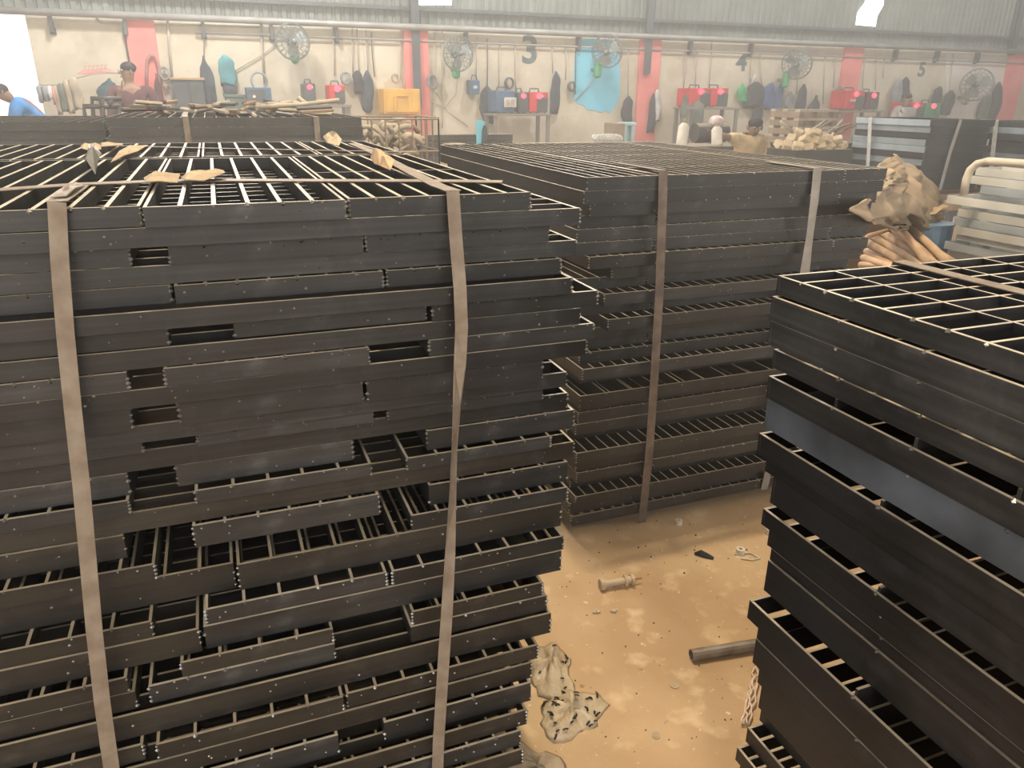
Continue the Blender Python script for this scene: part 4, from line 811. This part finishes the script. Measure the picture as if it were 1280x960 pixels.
for nm, u0, u1, v0, v1, m, lab, sh_ in J: garment(nm, u0, u1, v0, v1, m, lab, nm.replace('_', ' ') if nm != 'shoulder_bag' else 'bag', sh_)
# arch of strap hung on the first pilaster
P = [at(u, v, WY-0.09) for u, v in ((184, 118), (183, 90), (184, 76), (188, 69), (193, 70), (197, 78), (199, 92), (200, 118))]
tag(MB().tube(P, 0.022, 7).build('hose_loop', mat('red_grey_hose', (0.36, 0.16, 0.16), 0.7), smooth=True), 'dull red hose loop hung on the first pink pilaster', 'hose')
# clothes line at the left
P = [at(48, 105, WY+0.02)]+[at(u, v, 11.5) for u, v in ((52, 106), (75, 106), (98, 97), (118, 92), (156, 91))]+[at(160, 90, WY)]
ln = tag(MB().tube(P, 0.008, 5).build('clothes_line', CABLE), 'thin clothes line sagging across the bright left wall', 'line')
for k, (u0, u1, v0, v1, m, sh_, c) in enumerate(((50, 57, 107, 128, GREYC, 'shirt', 'grey'), (56, 64, 107, 126, GREYC, 'shirt', 'grey'), (62, 70, 107, 124, WHC, 'shirt', 'white'), (68, 74, 108, 130, PINKC, 'shirt', 'orange red'), (73, 80, 107, 142, TANC, 'shirt', 'tan'), (78, 88, 104, 138, OLIV, 'shirt', 'olive'), (86, 95, 100, 140, TANC, 'shirt', 'tan'), (93, 107, 97, 136, TANC, 'shirt', 'tan'))):
    garment('drying_cloth', u0, u1, v0, v1, m, '%s garment on the clothes line, %s from the left' % (c, ORD[k].replace('top', 'first')), 'garment', sh_, Y=11.56, thick=0.10)
for k in range(6):
    p = at(106+5.2*k, 87-0.4*k, 11.5); mb = MB()
    mb.tube([(-.09, 0, -.05), (0, 0, 0.0), (.09, 0, -.05), (-.09, 0, -.05)], .006, 5).tube([(0, 0, 0), (0, 0, .03), (.015, 0, .045), (.03, 0, .03)], .004, 5)
    tag(mb.build('clothes_hanger', PINKC, loc=(p.x, 11.5, p.z)), 'red wire clothes hanger at the left, %s of six' % ORD[k].replace('top', 'first'), 'hanger', 'red clothes hangers at the left')
garment('backpack', 128, 151, 98, 124, cloth_col('dark_teal', (0.05, 0.10, 0.12)), 'dark teal backpack hung above the trolley rails', 'backpack', 'bag', Y=WY-0.005, thick=0.22, skew=-0.25)
# cabinet, boxes, machines, tables
def table(lab, u0, u1, v, Y, d=0.5, m=None):
    a, b = at(u0, v, Y), at(u1, v, Y); zt = (a.z+b.z)/2; o = thing('work_table', lab, 'table', (a.x, Y, 0)); w = b.x-a.x; m = m or mat('grey_bench', (0.22, 0.20, 0.17), 0.7, scale=6)
    MB().bev(0, w, 0, d, zt-0.035, zt, 0.004).build('tabletop', m, o)
    for x in (0.02, w-0.07):
        for y in (0.02, d-0.07): MB().box(x, x+0.05, y, y+0.05, 0, zt-0.035).build('leg', m, o)
    MB().box(0.02, w-0.02, d-0.06, d-0.03, 0.3, 0.35).build('stretcher', m, o)
    return zt
DGREY = mat('machine_grey', (0.07, 0.08, 0.085), 0.5, scale=6); REDP = mat('welder_red', (0.55, 0.035, 0.04), 0.45, scale=5); GLOW = mat('red_display', (1.0, 0.05, 0.08), 0.4, emit=3.0); GRNP = mat('machine_green', (0.05, 0.22, 0.12), 0.5, scale=5); BLUEM = mat('machine_blue', (0.07, 0.13, 0.22), 0.5, scale=5)
def welder(lab, u0, u1, v0, zb, Y, side, m, face=DGREY, glow=True, d=0.42):
    x0, x1 = at(u0, v0, Y).x, at(u1, v0, Y).x; zt = at(u0, v0, Y).z; w = x1-x0; h = zt-zb
    o = thing('welding_machine', lab, 'welding machine', (x0, Y, zb+0.0005))
    MB().bev(0, w, 0.01, d, 0.015, h, 0.012).build('case', m, o)
    MB().bev(w*(side if side < 1 else 0.04), w*0.97, 0.0, 0.012, 0.02, h*0.72, 0.002).build('front_panel', face, o)
    mb = MB()
    for k in range(4): mb.box(w*0.5, w*0.9, -0.004, 0.0, h*(0.12+0.08*k), h*(0.15+0.08*k))
    tag(mb.build('vent', DSTEEL, o), kind='stuff')
    if glow:
        MB().tube([(w*0.5, 0.012, h*0.82), (w*0.5, -0.012, h*0.82)], min(0.045, w*0.22), 12).build('red_display', GLOW, o)
        MB().tube([(w*0.68, 0.012, h*0.82), (w*0.68, -0.008, h*0.82)], 0.018, 10).build('dial', WHC, o)
    MB().tube([(w*0.25, d*.5, h), (w*0.28, d*.5, h+0.05), (w*0.72, d*.5, h+0.05), (w*0.75, d*.5, h)], 0.012, 6).build('handle', DSTEEL, o, smooth=True)
    for x in (0.03, w-0.05):
        for y in (0.04, d-0.06): MB().box(x, x+0.02, y, y+0.02, 0, 0.015).build('foot', DSTEEL, o)
    return o
Yt = 11.3
z1 = table('grey work table under the two red-lit machines left of centre', 366, 440, 131, Yt)
welder('dark welding machine with red light and a black lid, on left table', 379, 394, 104, z1, Yt+.03, 1, DGREY)
welder('red backed dark welding machine beside the hanging dark jackets', 411, 431, 106, z1, Yt+.03, 0.35, REDP)
z2 = table('work table with the blue machine and two red welders', 617, 690, 142, Yt)
welder('blue cluttered machine with a white socket panel', 621, 644, 113, z2, Yt+.03, 1, BLUEM, BLUEM, False)
a = at(630, 134, Yt); b = at(645, 122, Yt)
pn = thing('socket_panel', 'white socket panel with tan windows on the blue machine', 'panel', (a.x, Yt-0.02, a.z)); w, h = b.x-a.x, b.z-a.z
MB().bev(0, w, 0, 0.03, 0, h, 0.004).build('plate', WHC, pn)
for k in range(2): MB().box(w*(.15+.42*k), w*(.42+.42*k), -0.006, 0, h*.2, h*.8).build('socket', TANC, pn)
welder('dark welding machine with red light, left of the bright red one', 648, 661, 115, z2, Yt+.03, 1, DGREY)
welder('red welding machine with dark front and red light, middle table', 662, 686, 115, z2, Yt+.03, 0.42, REDP)
z3 = table('thin legged work table with two red welders below the number 4', 862, 926, 134.5, Yt)
welder('red welding machine, left of the pair below the number 4', 864, 889, 110, z3, Yt+.03, 0.5, REDP)
welder('red welding machine, right of the pair below the number 4', 890, 912, 110, z3, Yt+.03, 0.4, REDP)
garment('covered_machine', 840, 866, 110, 158, OLIV, 'dark covered lump standing left of the red welder pair', 'machine', 'long', Y=11.7, thick=0.4)
z4 = table('work table with red welders right of the fourth pilaster', 1052, 1104, 138, Yt)
welder('red welding machine with label, right of the fourth pink pilaster', 1060, 1083, 113, z4, Yt+.03, 0.55, REDP)
welder('dark red welding machine beside the labelled red one', 1086, 1101, 115, z4, Yt+.03, 0.3, MAR)
p = at(1064, 127, Yt); tag(MB().bev(0, .12, 0, .012, 0, .04, .002).build('machine_label', WHC, loc=(p.x, Yt+.018, p.z)), 'pale label plate on the red welder by the fourth pilaster', 'label')
z5 = table('work table with red and green machines below the number 5', 1130, 1186, 149, Yt)
welder('red welding machine left of the green one, below number 5', 1136, 1157, 128, z5, Yt+.03, 0.6, REDP)
welder('green machine with a red light below the number 5', 1158, 1178, 129, z5, Yt+.03, 0.7, GRNP, GRNP)
cb = seg(219, 258, 97, 134, 11.4)
o = thing('tool_cabinet', 'grey cabinet with a brown top against the left wall', 'cabinet', (cb[0], 11.4, 0)); w = cb[1]-cb[0]
MB().bev(0, w, 0.01, 0.5, 0, cb[3]-0.03, 0.008).build('body', DGREY, o); MB().bev(-.02, w+.02, -.01, 0.52, cb[3]-0.0295, cb[3], 0.004).build('top', mat('brown_board', (0.40, 0.25, 0.13), 0.7, scale=6), o)
for k in range(2):
    dr = MB().bev(0.02+k*w/2, w/2-0.01+k*w/2, 0, 0.0095, 0.1, cb[3]-0.06, 0.003).build('door', DGREY, o); MB().box(w/2-0.06+k*0.1, w/2-0.04+k*0.1, -0.015, 0, 1.3, 1.4).build('handle', DSTEEL, dr)
cb = seg(283, 308, 118, 136, 11.3); o = thing('storage_box', 'dark green box below the teal jacket', 'box', (cb[0], 11.3, 0))
MB().bev(0, cb[1]-cb[0], 0, 0.4, 0, cb[3]-0.04, 0.01).build('body', cloth_col('dark_green', (0.09, 0.13, 0.11)), o); MB().bev(-.01, cb[1]-cb[0]+.01, -.01, 0.41, cb[3]-0.0395, cb[3], 0.006).build('lid', cloth_col('dark_green', (0.09, 0.13, 0.11)), o)
cb = seg(310, 341, 109, 136, 11.3); o = thing('machine_cabinet', 'dark grey machine cabinet below the first wall fan', 'machine', (cb[0], 11.3, 0))
MB().bev(0, cb[1]-cb[0], 0, 0.4, 0, cb[3], 0.01).build('body', BLUEM, o); MB().bev(0.02, (cb[1]-cb[0])*.75, -.01, -.0005, 0.8, cb[3]-.03, 0.003).build('door', DGREY, o); MB().tube([((cb[1]-cb[0])*.3, -.012, 1.5), ((cb[1]-cb[0])*.3, -.03, 1.5)], .02, 8).build('knob', WHC, o)
p = at(324, 101, 11.4); tag(MB().tube([(p.x+.10*math.cos(a), 11.45, p.z+.11*math.sin(a)) for a in np.linspace(0, 2*math.pi, 15)[:-1]], .018, 6, closed=True).tube([(p.x-.07, 11.45, cb[3]), (p.x-.07, 11.45, p.z-.08)], .012, 5).build('hose_ring', GREYC, smooth=True), 'grey hose coil standing on the dark machine cabinet', 'hose')
YEL = mat('ochre_yellow', (0.66, 0.37, 0.06), 0.6, scale=4)
cb = seg(481, 526, 111, 143, 11.5); o = thing('yellow_cabinet', 'ochre yellow steel cabinet hung left of the second pilaster', 'cabinet', (cb[0], 11.5, cb[2])); w, h = cb[1]-cb[0], cb[3]-cb[2]
MB().bev(0, w, 0.0, WY-11.5, 0, h, 0.01).build('body', YEL, o); dr = MB().bev(w*.06, w*.94, -.015, -.0005, h*.08, h*.92, 0.004).build('door', YEL, o)
for xx in (0.3, 0.7): MB().bev(w*xx-.02, w*xx+.02, -.03, -.0155, h*.1, h*.7, .003).build('door_rib', YEL, dr)
MB().bev(w*.3, w*.7, -.03, -.0155, h*.7, h*.76, .003).build('door_rib', YEL, dr)
cb = seg(588, 600, 100, 118, 11.8); o = thing('switch_box', 'dark switch box with a wire handle on the wall', 'box', (cb[0], 11.8, cb[2])); w, h = cb[1]-cb[0], cb[3]-cb[2]
MB().bev(0, w, 0, WY-11.8, 0, h, .01).build('body', BLUEM, o); MB().tube([(w*.2, .05, h), (w*.3, .05, h+.07), (w*.7, .05, h+.07), (w*.8, .05, h)], .01, 6).build('handle', DSTEEL, o); MB().bev(w*.3, w*.7, -.012, 0, h*.4, h*.6, .003).build('plate', WHC, o)
for k, (u, v, r) in enumerate(((432, 98, .07), (540, 102, .08), (636, 104, .07), (714, 108, .06), (206, 92, .07), (494, 98, .05))):
    p = at(u, v, WY-0.07); mb = MB()
    for c in range(3): mb.tube([(r*(1-.08*c)*math.cos(a), -.03*c, r*1.15*math.sin(a)) for a in np.linspace(0, 2*math.pi, 13)[:-1]], .012, 5, closed=True)
    tag(mb.tube([(0, .06, r), (0, -.06, r)], .01, 5).build('cable_coil', (GREYC, GREYC, DSTEEL, DSTEEL, GREYC, TANC)[k], loc=p, smooth=True), ('grey cable coil left of the dark hanging jackets', 'grey cable coil right of the second pilaster', 'dark cable coil above the blue machine', 'dark cable coil left of the blue sheet', 'grey cable coil right of the first pilaster', 'tan cable coil above the yellow cabinet')[k], 'cable')
cb = seg(537, 545, 96, 107, WY-.08)
p = at(939, 106, WY-.06); q = at(944, 94, WY-.06)
o = thing('tube_lamp', 'short white tube leaning above the black jacket', 'tube', p); MB().tube([(0, 0, 0), q-p], .022, 8).build('tube', WHC, o, smooth=True); MB().tube([(0, 0, -.03), (0, 0, 0)], .024, 8).build('cap', DSTEEL, o)
garment('green_bag', 918, 929, 104, 127, GRNC, 'bright green bag hung left of the wide black jacket', 'bag', 'bag')
# things standing in front of the wall, centre right
o = thing('stool', 'light blue stool left of the third pink pilaster', 'stool', (at(779, 175, 10.6).x, 10.6, 0)); zt = at(787, 153, 10.6).z; w = at(795, 153, 10.6).x-at(779, 153, 10.6).x; LB = mat('light_blue_plastic', (0.42, 0.62, 0.64), 0.5, scale=5)
MB().bev(0, w, 0, w, zt-.05, zt, .01).build('seat', LB, o)
for x in (.01, w-.08):
    for y in (.01, w-.08): MB().box(x, x+.06, y, y+.06, 0, zt-.05).build('leg', LB, o)
cb = seg(768, 781, 154, 168, 10.4); tag(MB().bev(cb[0], cb[1], 10.4, 10.75, 0, cb[3], .01).build('cardboard_box', mat('brown_card', (0.30, 0.22, 0.14), 0.9)), 'brown box standing left of the light blue stool', 'box')
bh = thing('work_bench', 'dark bench beyond the middle stack with two white bottles', 'bench', (at(838, 180, 6.7).x, 6.7, 0)); w = at(918, 180, 6.7).x-bh.location.x
zt = at(880, 183, 6.7).z; MB().bev(0, w, 0, .5, zt-.05, zt, .005).build('bench_top', GREYB, bh)
for x in (.02, w-.08):
    for y in (.02, .42): MB().box(x, x+.06, y, y+.06, 0, zt-.05).build('leg', GREYB, bh)
for k, (u, v0, v1, lab, tilt) in enumerate(((855, 144, 180, 'white bottle with a cap on the dark bench, left one', 0.08), (899, 150, 187, 'tilted white bottle on the dark bench, right one', -0.12))):
    p = at(u, v1, 6.8); h = at(u, v0, 6.8).z-zt; o = thing('white_bottle', lab, 'bottle', (p.x, 6.85, zt+0.0005)); o.rotation_euler = (0, tilt, 0)
    MB().tube([(0, 0, 0), (0, 0, .02), (0, 0, h*.62), (0, 0, h*.72), (0, 0, h*.76)], [.05, .056, .054, .035, .02], 14).build('body', mat('white_bottle', (0.74, 0.70, 0.64), 0.5), o, smooth=True); MB().tube([(0, 0, h*.76), (0, 0, h*.9)], .026, 10).build('cap', TANC, o)
o = thing('steel_drum', 'dark steel drum lying on its side behind the white bottles', 'drum', (at(868, 163, 8.0).x, 8.0, 0)); zc = at(885, 166, 8.0).z; w = at(906, 166, 8).x-o.location.x
MB().tube([(0, 0, zc), (w, 0, zc)], .11, 18).build('barrel', GREYB, o); MB().box(0.1, w-.1, -.12, .12, 0, zc-.11).build('stand', GREYB, o)
p = at(895, 157, 8.0); MB().ell((p.x-o.location.x, 0, zc+.13), .09, .1, .07, 12, 6).build('pale_cap', mat('pale_pink', (0.62, 0.5, 0.5), 0.5), o, smooth=True)
R = random.Random(77); p = at(755, 172, 7.6)
for k in range(7):
    q = at(742+5*k, 168+R.uniform(-3, 3), 7.55); bz = 1.05
    tag(MB().ell((0, 0, 0), .05, .045, R.uniform(.03, .05), 7, 5).build('crumpled_paper', WHC, loc=(q.x, 7.5, 1.13), rot=(R.uniform(0, 1), R.uniform(0, 1), 0)), 'crumpled pale paper lump on the dusty pipes', 'paper', 'crumpled paper lumps on the dusty pipes')

# ------------------------------------------------------------------ fans
GUARD = mat('fan_guard', (0.20, 0.22, 0.21), 0.5, 0.3); FGRN = mat('fan_green', (0.06, 0.34, 0.15), 0.5); BLADE = mat('fan_blade', (0.30, 0.33, 0.32), 0.5, 0.2)
def fan(lab, u, v, rad, yaw, pitch, bu, bv, m=FGRN, guard=GUARD):
    c = at(u, v, WY-0.35); o = thing('wall_fan', lab, 'fan', c); M3 = Matrix.Rotation(yaw, 3, 'Z') @ Matrix.Rotation(pitch, 3, 'X')
    def T(x, y, z_): return M3 @ Vector((x, y, z_))
    mb = MB()
    for rr, yy in ((rad, 0.0), (rad*.97, -.05), (rad*.75, -.085), (rad*.5, -.10), (rad*.25, -.105), (rad*.97, .05), (rad*.6, .08)):
        mb.tube([T(rr*math.cos(a), yy, rr*math.sin(a)) for a in np.linspace(0, 2*math.pi, 25)[:-1]], .009 if rr == rad else .0048, 5, closed=True)
    for k in range(20):
        a = 2*math.pi*k/20; mb.tube([T(.05*math.cos(a), -.107, .05*math.sin(a)), T(rad*.7*math.cos(a), -.09, rad*.7*math.sin(a)), T(rad*math.cos(a), 0, rad*math.sin(a)), T(rad*.6*math.cos(a), .08, rad*.6*math.sin(a)), T(.06*math.cos(a), .085, .06*math.sin(a))], .0038, 4)
    mb.build('guard', guard, o)
    for k in range(3):
        mb = MB(); a0 = k*2*math.pi/3+.4; vs = []
        for i in range(5):
            q = .04+(rad*.82-.04)*i/4; ww = .35+.28*math.sin(math.pi*i/4)
            for s in (-1, 1): vs.append(T(q*math.cos(a0+s*ww), -.02+s*.025, q*math.sin(a0+s*ww)))
        n = len(vs); vs += [p+M3 @ Vector((0, .004, 0)) for p in vs]; fs = [(2*i, 2*i+1, 2*i+3, 2*i+2) for i in range(4)]
        fs += [tuple(n+i for i in f[::-1]) for f in fs]+[(2*i, 2*i+2, n+2*i+2, n+2*i) for i in range(4)]+[(2*i+1, n+2*i+1, n+2*i+3, 2*i+3) for i in range(4)]+[(0, n, n+1, 1), (8, 9, n+9, n+8)]
        mb.add(vs, fs).build('blade', BLADE, o)
    MB().tube([T(0, -.11, 0), T(0, -.02, 0), T(0, .05, 0), T(0, .16, 0)], [.035, .045, .065, .06], 12).build('motor', GUARD, o, smooth=True)
    b = at(bu, bv, WY-0.2)-c; h = .26
    MB().bev(b.x-.055, b.x+.055, b.y-.06, b.y+.06, b.z-h/2, b.z+h/2, .03).build('base', m, o)
    MB().tube([T(0, .14, 0), Vector((b.x, b.y, b.z+h/2-.02))], .022, 8).build('neck', GUARD, o)
    MB().tube([Vector((b.x, b.y+.05, b.z)), Vector((b.x, .35, b.z))], .03, 8).build('wall_bracket', GUARD, o)
fan('round wall fan with green base high on the wall, leftmost', 366, 52, .235, 0.15, 0, 368, 67)
fan('round wall fan with green base right of the second pilaster', 573, 67, .245, 0.2, 0, 570, 87)
fan('tilted wall fan with green base in front of the blue sheet', 759, 64, .25, -0.75, 0.2, 747, 87)
fan('tilted wall fan with green base right of the number 4', 996, 80, .26, -0.85, 0.25, 982, 100)
fan('wall fan before the whitewashed patch, rightmost', 1221, 106, .30, -0.6, 0.1, 1208, 122, mat('pale_green', (0.30, 0.36, 0.22), 0.5))

# ------------------------------------------------------------------ people
SKIN = mat('brown_skin', (0.26, 0.145, 0.09), 0.6, scale=20); HAIR = mat('black_hair', (0.015, 0.013, 0.012), 0.7); SHOE = mat('dark_shoe', (0.04, 0.035, 0.03), 0.6)
def skin(name, verts, edges, radii, m, parent, root=0, sub=1):
    me = bpy.data.meshes.new(name); me.from_pydata([tuple(v) for v in verts], edges, []); me.materials.append(m)
    o = bpy.data.objects.new(name, me); COL.objects.link(o); o.parent = parent
    mo = o.modifiers.new('skin', 'SKIN'); mo.use_smooth_shade = True
    for i, r in enumerate(radii):
        s = me.skin_vertices[0].data[i]; s.radius = (r, r) if not isinstance(r, tuple) else r; s.use_root = (i == root)
    sb = o.modifiers.new('sub', 'SUBSURF'); sb.levels = sub; sb.render_levels = sub
    return o
def hand(V, E, Rr, wrist, fwd, palm_n, side):
    """palm and five bent fingers continuing the forearm"""
    f = fwd.normalized(); n = palm_n.normalized(); s = f.cross(n).normalized()*side; base = len(V); w = V[wrist]
    V.append(w+f*.055); Rr.append((.030, .018)); E.append((wrist, base))
    for k, (off, l) in enumerate(((-.028, .060), (-.010, .072), (.009, .068), (.026, .052))):
        i = len(V); V += [w+f*.092+s*off, w+f*(.092+l*.55)+s*off*1.1-n*.010, w+f*(.092+l)+s*off*1.1-n*.028]; Rr += [.0095, .0085, .007]; E += [(base, i), (i, i+1), (i+1, i+2)]
    i = len(V); V += [w+f*.045-s*.036-n*.006, w+f*.080-s*.052-n*.016]; Rr += [.011, .009]; E += [(base, i), (i, i+1)]
def person(lab, loc, J, shirt, pants, face, hair=HAIR, sleeves='long'):
    """J: joints in metres from the spot on the floor; face: direction the head looks"""
    o = thing('person', lab, 'person', loc); j = {k: Vector(v) for k, v in J.items()}
    V = []; E = []; Rr = []
    def put(n, r, frm=None):
        V.append(j[n] if isinstance(n, str) else n); Rr.append(r); i = len(V)-1
        if frm is not None: E.append((frm, i))
        return i
    pel = put('pelvis', (.125, .10)); bel = put(j['pelvis'].lerp(j['chest'], .5), (.12, .095), pel); ch = put('chest', (.145, .105), bel); nk = put('neck', (.05, .05), ch)
    hd = j['head']; fd = Vector(face).normalized(); up = (hd-j['neck']).normalized()
    h0 = put(hd-up*.055+fd*.012, (.062, .07), nk); h1 = put(hd+up*.01, (.072, .088), h0); put(hd+up*.085, (.050, .062), h1)
    for s, sd in (('l', 1), ('r', -1)):
        a = put('sho_'+s, .058, ch); b = put('elb_'+s, .041, a); c = put('wri_'+s, .028, b); hand(V, E, Rr, c, j['wri_'+s]-j['elb_'+s], Vector((0, 0.3, -1)), sd)
        a = put('hip_'+s, .088, pel); b = put('knee_'+s, .058, a); c = put('ank_'+s, .036, b); put(j['ank_'+s]+Vector((fd.x*.13, fd.y*.13, -.05)), .03, c)
    skin('body', V, E, Rr, SKIN, o)
    rt = fd.cross(up).normalized()
    MB().ell((0, 0, 0), .014, .016, .02, 8, 5).build('nose', SKIN, o, loc=hd+fd*.098-up*.005, smooth=True)
    for s in (-1, 1):
        e = MB().ell((0, 0, 0), .012, .012, .009, 8, 5).build('eye', WHC, o, loc=hd+fd*.082+rt*s*.031+up*.022, smooth=True); MB().ell((0, 0, 0), .006, .006, .006, 6, 4).build('pupil', HAIR, e, loc=fd*.009, smooth=True)
        MB().ell((0, 0, 0), .012, .02, .03, 8, 5).build('ear', SKIN, o, loc=hd+rt*s*.078, smooth=True)
    MB().ell((0, 0, 0), .024, .012, .007, 8, 4).build('mouth', mat('lip', (0.22, 0.09, 0.07), 0.6), o, loc=hd+fd*.086-up*.05, rot=(0, 0, math.atan2(rt.y, rt.x)), smooth=True)
    c = hd+up*.052-fd*.02; MB().ell((0, 0, 0), .081, .092, .066, 14, 8).build('hair', hair, o, loc=c, rot=(0, 0, math.atan2(fd.y, fd.x)-math.pi/2), smooth=True)
    V = []; E = []; Rr = []
    pel = put(j['pelvis'].lerp(j['chest'], -.05), (.145, .115)); bel = put(j['pelvis'].lerp(j['chest'], .5), (.142, .115), pel); ch = put('chest', (.165, .12), bel); put(j['chest'].lerp(j['neck'], .8), (.085, .078), ch)
    for s in 'lr':
        a = put('sho_'+s, .08, ch); b = put('elb_'+s, .056, a)
        if sleeves == 'long': put(j['elb_'+s].lerp(j['wri_'+s], .92), .043, b)
    skin('shirt', V, E, Rr, shirt, o)
    V = []; E = []; Rr = []
    pel = put('pelvis', (.14, .12))
    for s in 'lr': a = put('hip_'+s, .102, pel); b = put('knee_'+s, .075, a); put(j['knee_'+s].lerp(j['ank_'+s], .93), .055, b)
    skin('trousers', V, E, Rr, pants, o)
    for s in 'lr':
        p = j['ank_'+s]; MB().ell((0, 0, 0), .045, .13, .05, 10, 6).build('shoe', SHOE, o, loc=(p.x+fd.x*.06, p.y+fd.y*.06, .048), rot=(0, 0, math.atan2(fd.y, fd.x)-math.pi/2), smooth=True)
    return o
def standing(hs, lean=(0, 0), arms=None, w=.19):
    s = hs/1.70; lx, ly = lean; J = dict(pelvis=(0, 0, .93*s), chest=(lx*.6, ly*.6, 1.33*s), neck=(lx*.9, ly*.9, 1.455*s), head=(lx*1.1, ly*1.1, 1.575*s))
    for n, sg in (('l', -1), ('r', 1)):
        J['sho_'+n] = (lx*.75+sg*w*s, ly*.75, 1.405*s); J['elb_'+n] = (lx*.6+sg*(w+.05)*s, ly*.6+.02, 1.11*s); J['wri_'+n] = (lx*.6+sg*(w+.04)*s, ly*.6-.08, .88*s)
        J['hip_'+n] = (sg*.09*s, 0, .90*s); J['knee_'+n] = (sg*.10*s, -.02, .50*s); J['ank_'+n] = (sg*.10*s, .02, .09)
    J.update(arms or {}); return J
# left: dark red clothes, seen from the side, hand raised to the face
p = at(170, 140, 10.6)
person('person in dark red standing by the first pink pilaster, hand near face', (p.x, 10.6, 0), standing(1.90, (-.02, 0), dict(elb_l=(-.26, -.14, 1.20), wri_l=(-.13, -.22, 1.50), elb_r=(.27, -.05, 1.15), wri_r=(.20, -.25, 1.05))), MAR, cloth_col('dark_trousers', (0.05, 0.04, 0.045)), (-.85, -.5, 0))
p = at(66, 140, 10.8)
person('person in blue shirt bending forward at the bright left opening', (p.x, 10.8, 0), dict(pelvis=(0, 0, 1.02), chest=(-.27, -.04, 1.36), neck=(-.37, -.06, 1.44), head=(-.46, -.08, 1.52), sho_l=(-.31, -.22, 1.40), elb_l=(-.40, -.26, 1.14), wri_l=(-.50, -.24, .94), sho_r=(-.31, .15, 1.40), elb_r=(-.40, .18, 1.14), wri_r=(-.50, .16, .94), hip_l=(.02, -.10, .95), knee_l=(-.08, -.11, .52), ank_l=(.05, -.11, .09), hip_r=(.02, .10, .95), knee_r=(-.04, .11, .52), ank_r=(.10, .11, .09)), cloth_col('bright_blue_cloth', (0.06, 0.25, 0.60)), cloth_col('grey_trousers', (0.22, 0.21, 0.20)), (-.9, -.25, -.15))
p = at(936, 190, 7.4); hz_ = at(935, 159, 7.4).z
t = hz_+0.0
st = thing('low_stool', 'low dark stool under the person in tan', 'stool', (p.x-.18, 7.3, 0)); MB().bev(0, .36, 0, .36, .36, .40, .01).build('seat', OFF[1], st)
for x in (.02, .29):
    for y in (.02, .29): MB().box(x, x+.05, y, y+.05, 0, .36).build('leg', OFF[1], st)
person('seated person in tan shirt reaching left beyond the middle stack', (p.x, 7.45, 0), dict(pelvis=(.02, .0, .52), chest=(.03, -.03, t-.20), neck=(.0, -.07, t-.09), head=(-.02, -.13, t), sho_l=(-.16, -.05, t-.13), elb_l=(-.38, -.14, t-.10), wri_l=(-.60, -.22, t-.06), sho_r=(.20, -.05, t-.14), elb_r=(.26, -.08, t-.40), wri_r=(.14, -.28, t-.50), hip_l=(-.10, -.04, .50), knee_l=(-.16, -.44, .50), ank_l=(-.16, -.42, .09), hip_r=(.10, -.04, .50), knee_r=(.16, -.44, .50), ank_r=(.16, -.42, .09)), cloth_col('tan_shirt', (0.62, 0.47, 0.27)), cloth_col('dark_trousers', (0.05, 0.04, 0.045)), (-.35, -.9, -.2), sleeves='short')
p = at(1128, 140, 10.6)
person('person in grey shirt standing below the number 5', (p.x, 10.6, 0), standing(1.66, (.03, -.02)), cloth_col('grey_shirt', (0.34, 0.34, 0.31)), cloth_col('dark_trousers', (0.05, 0.04, 0.045)), (.2, -1, -.1))
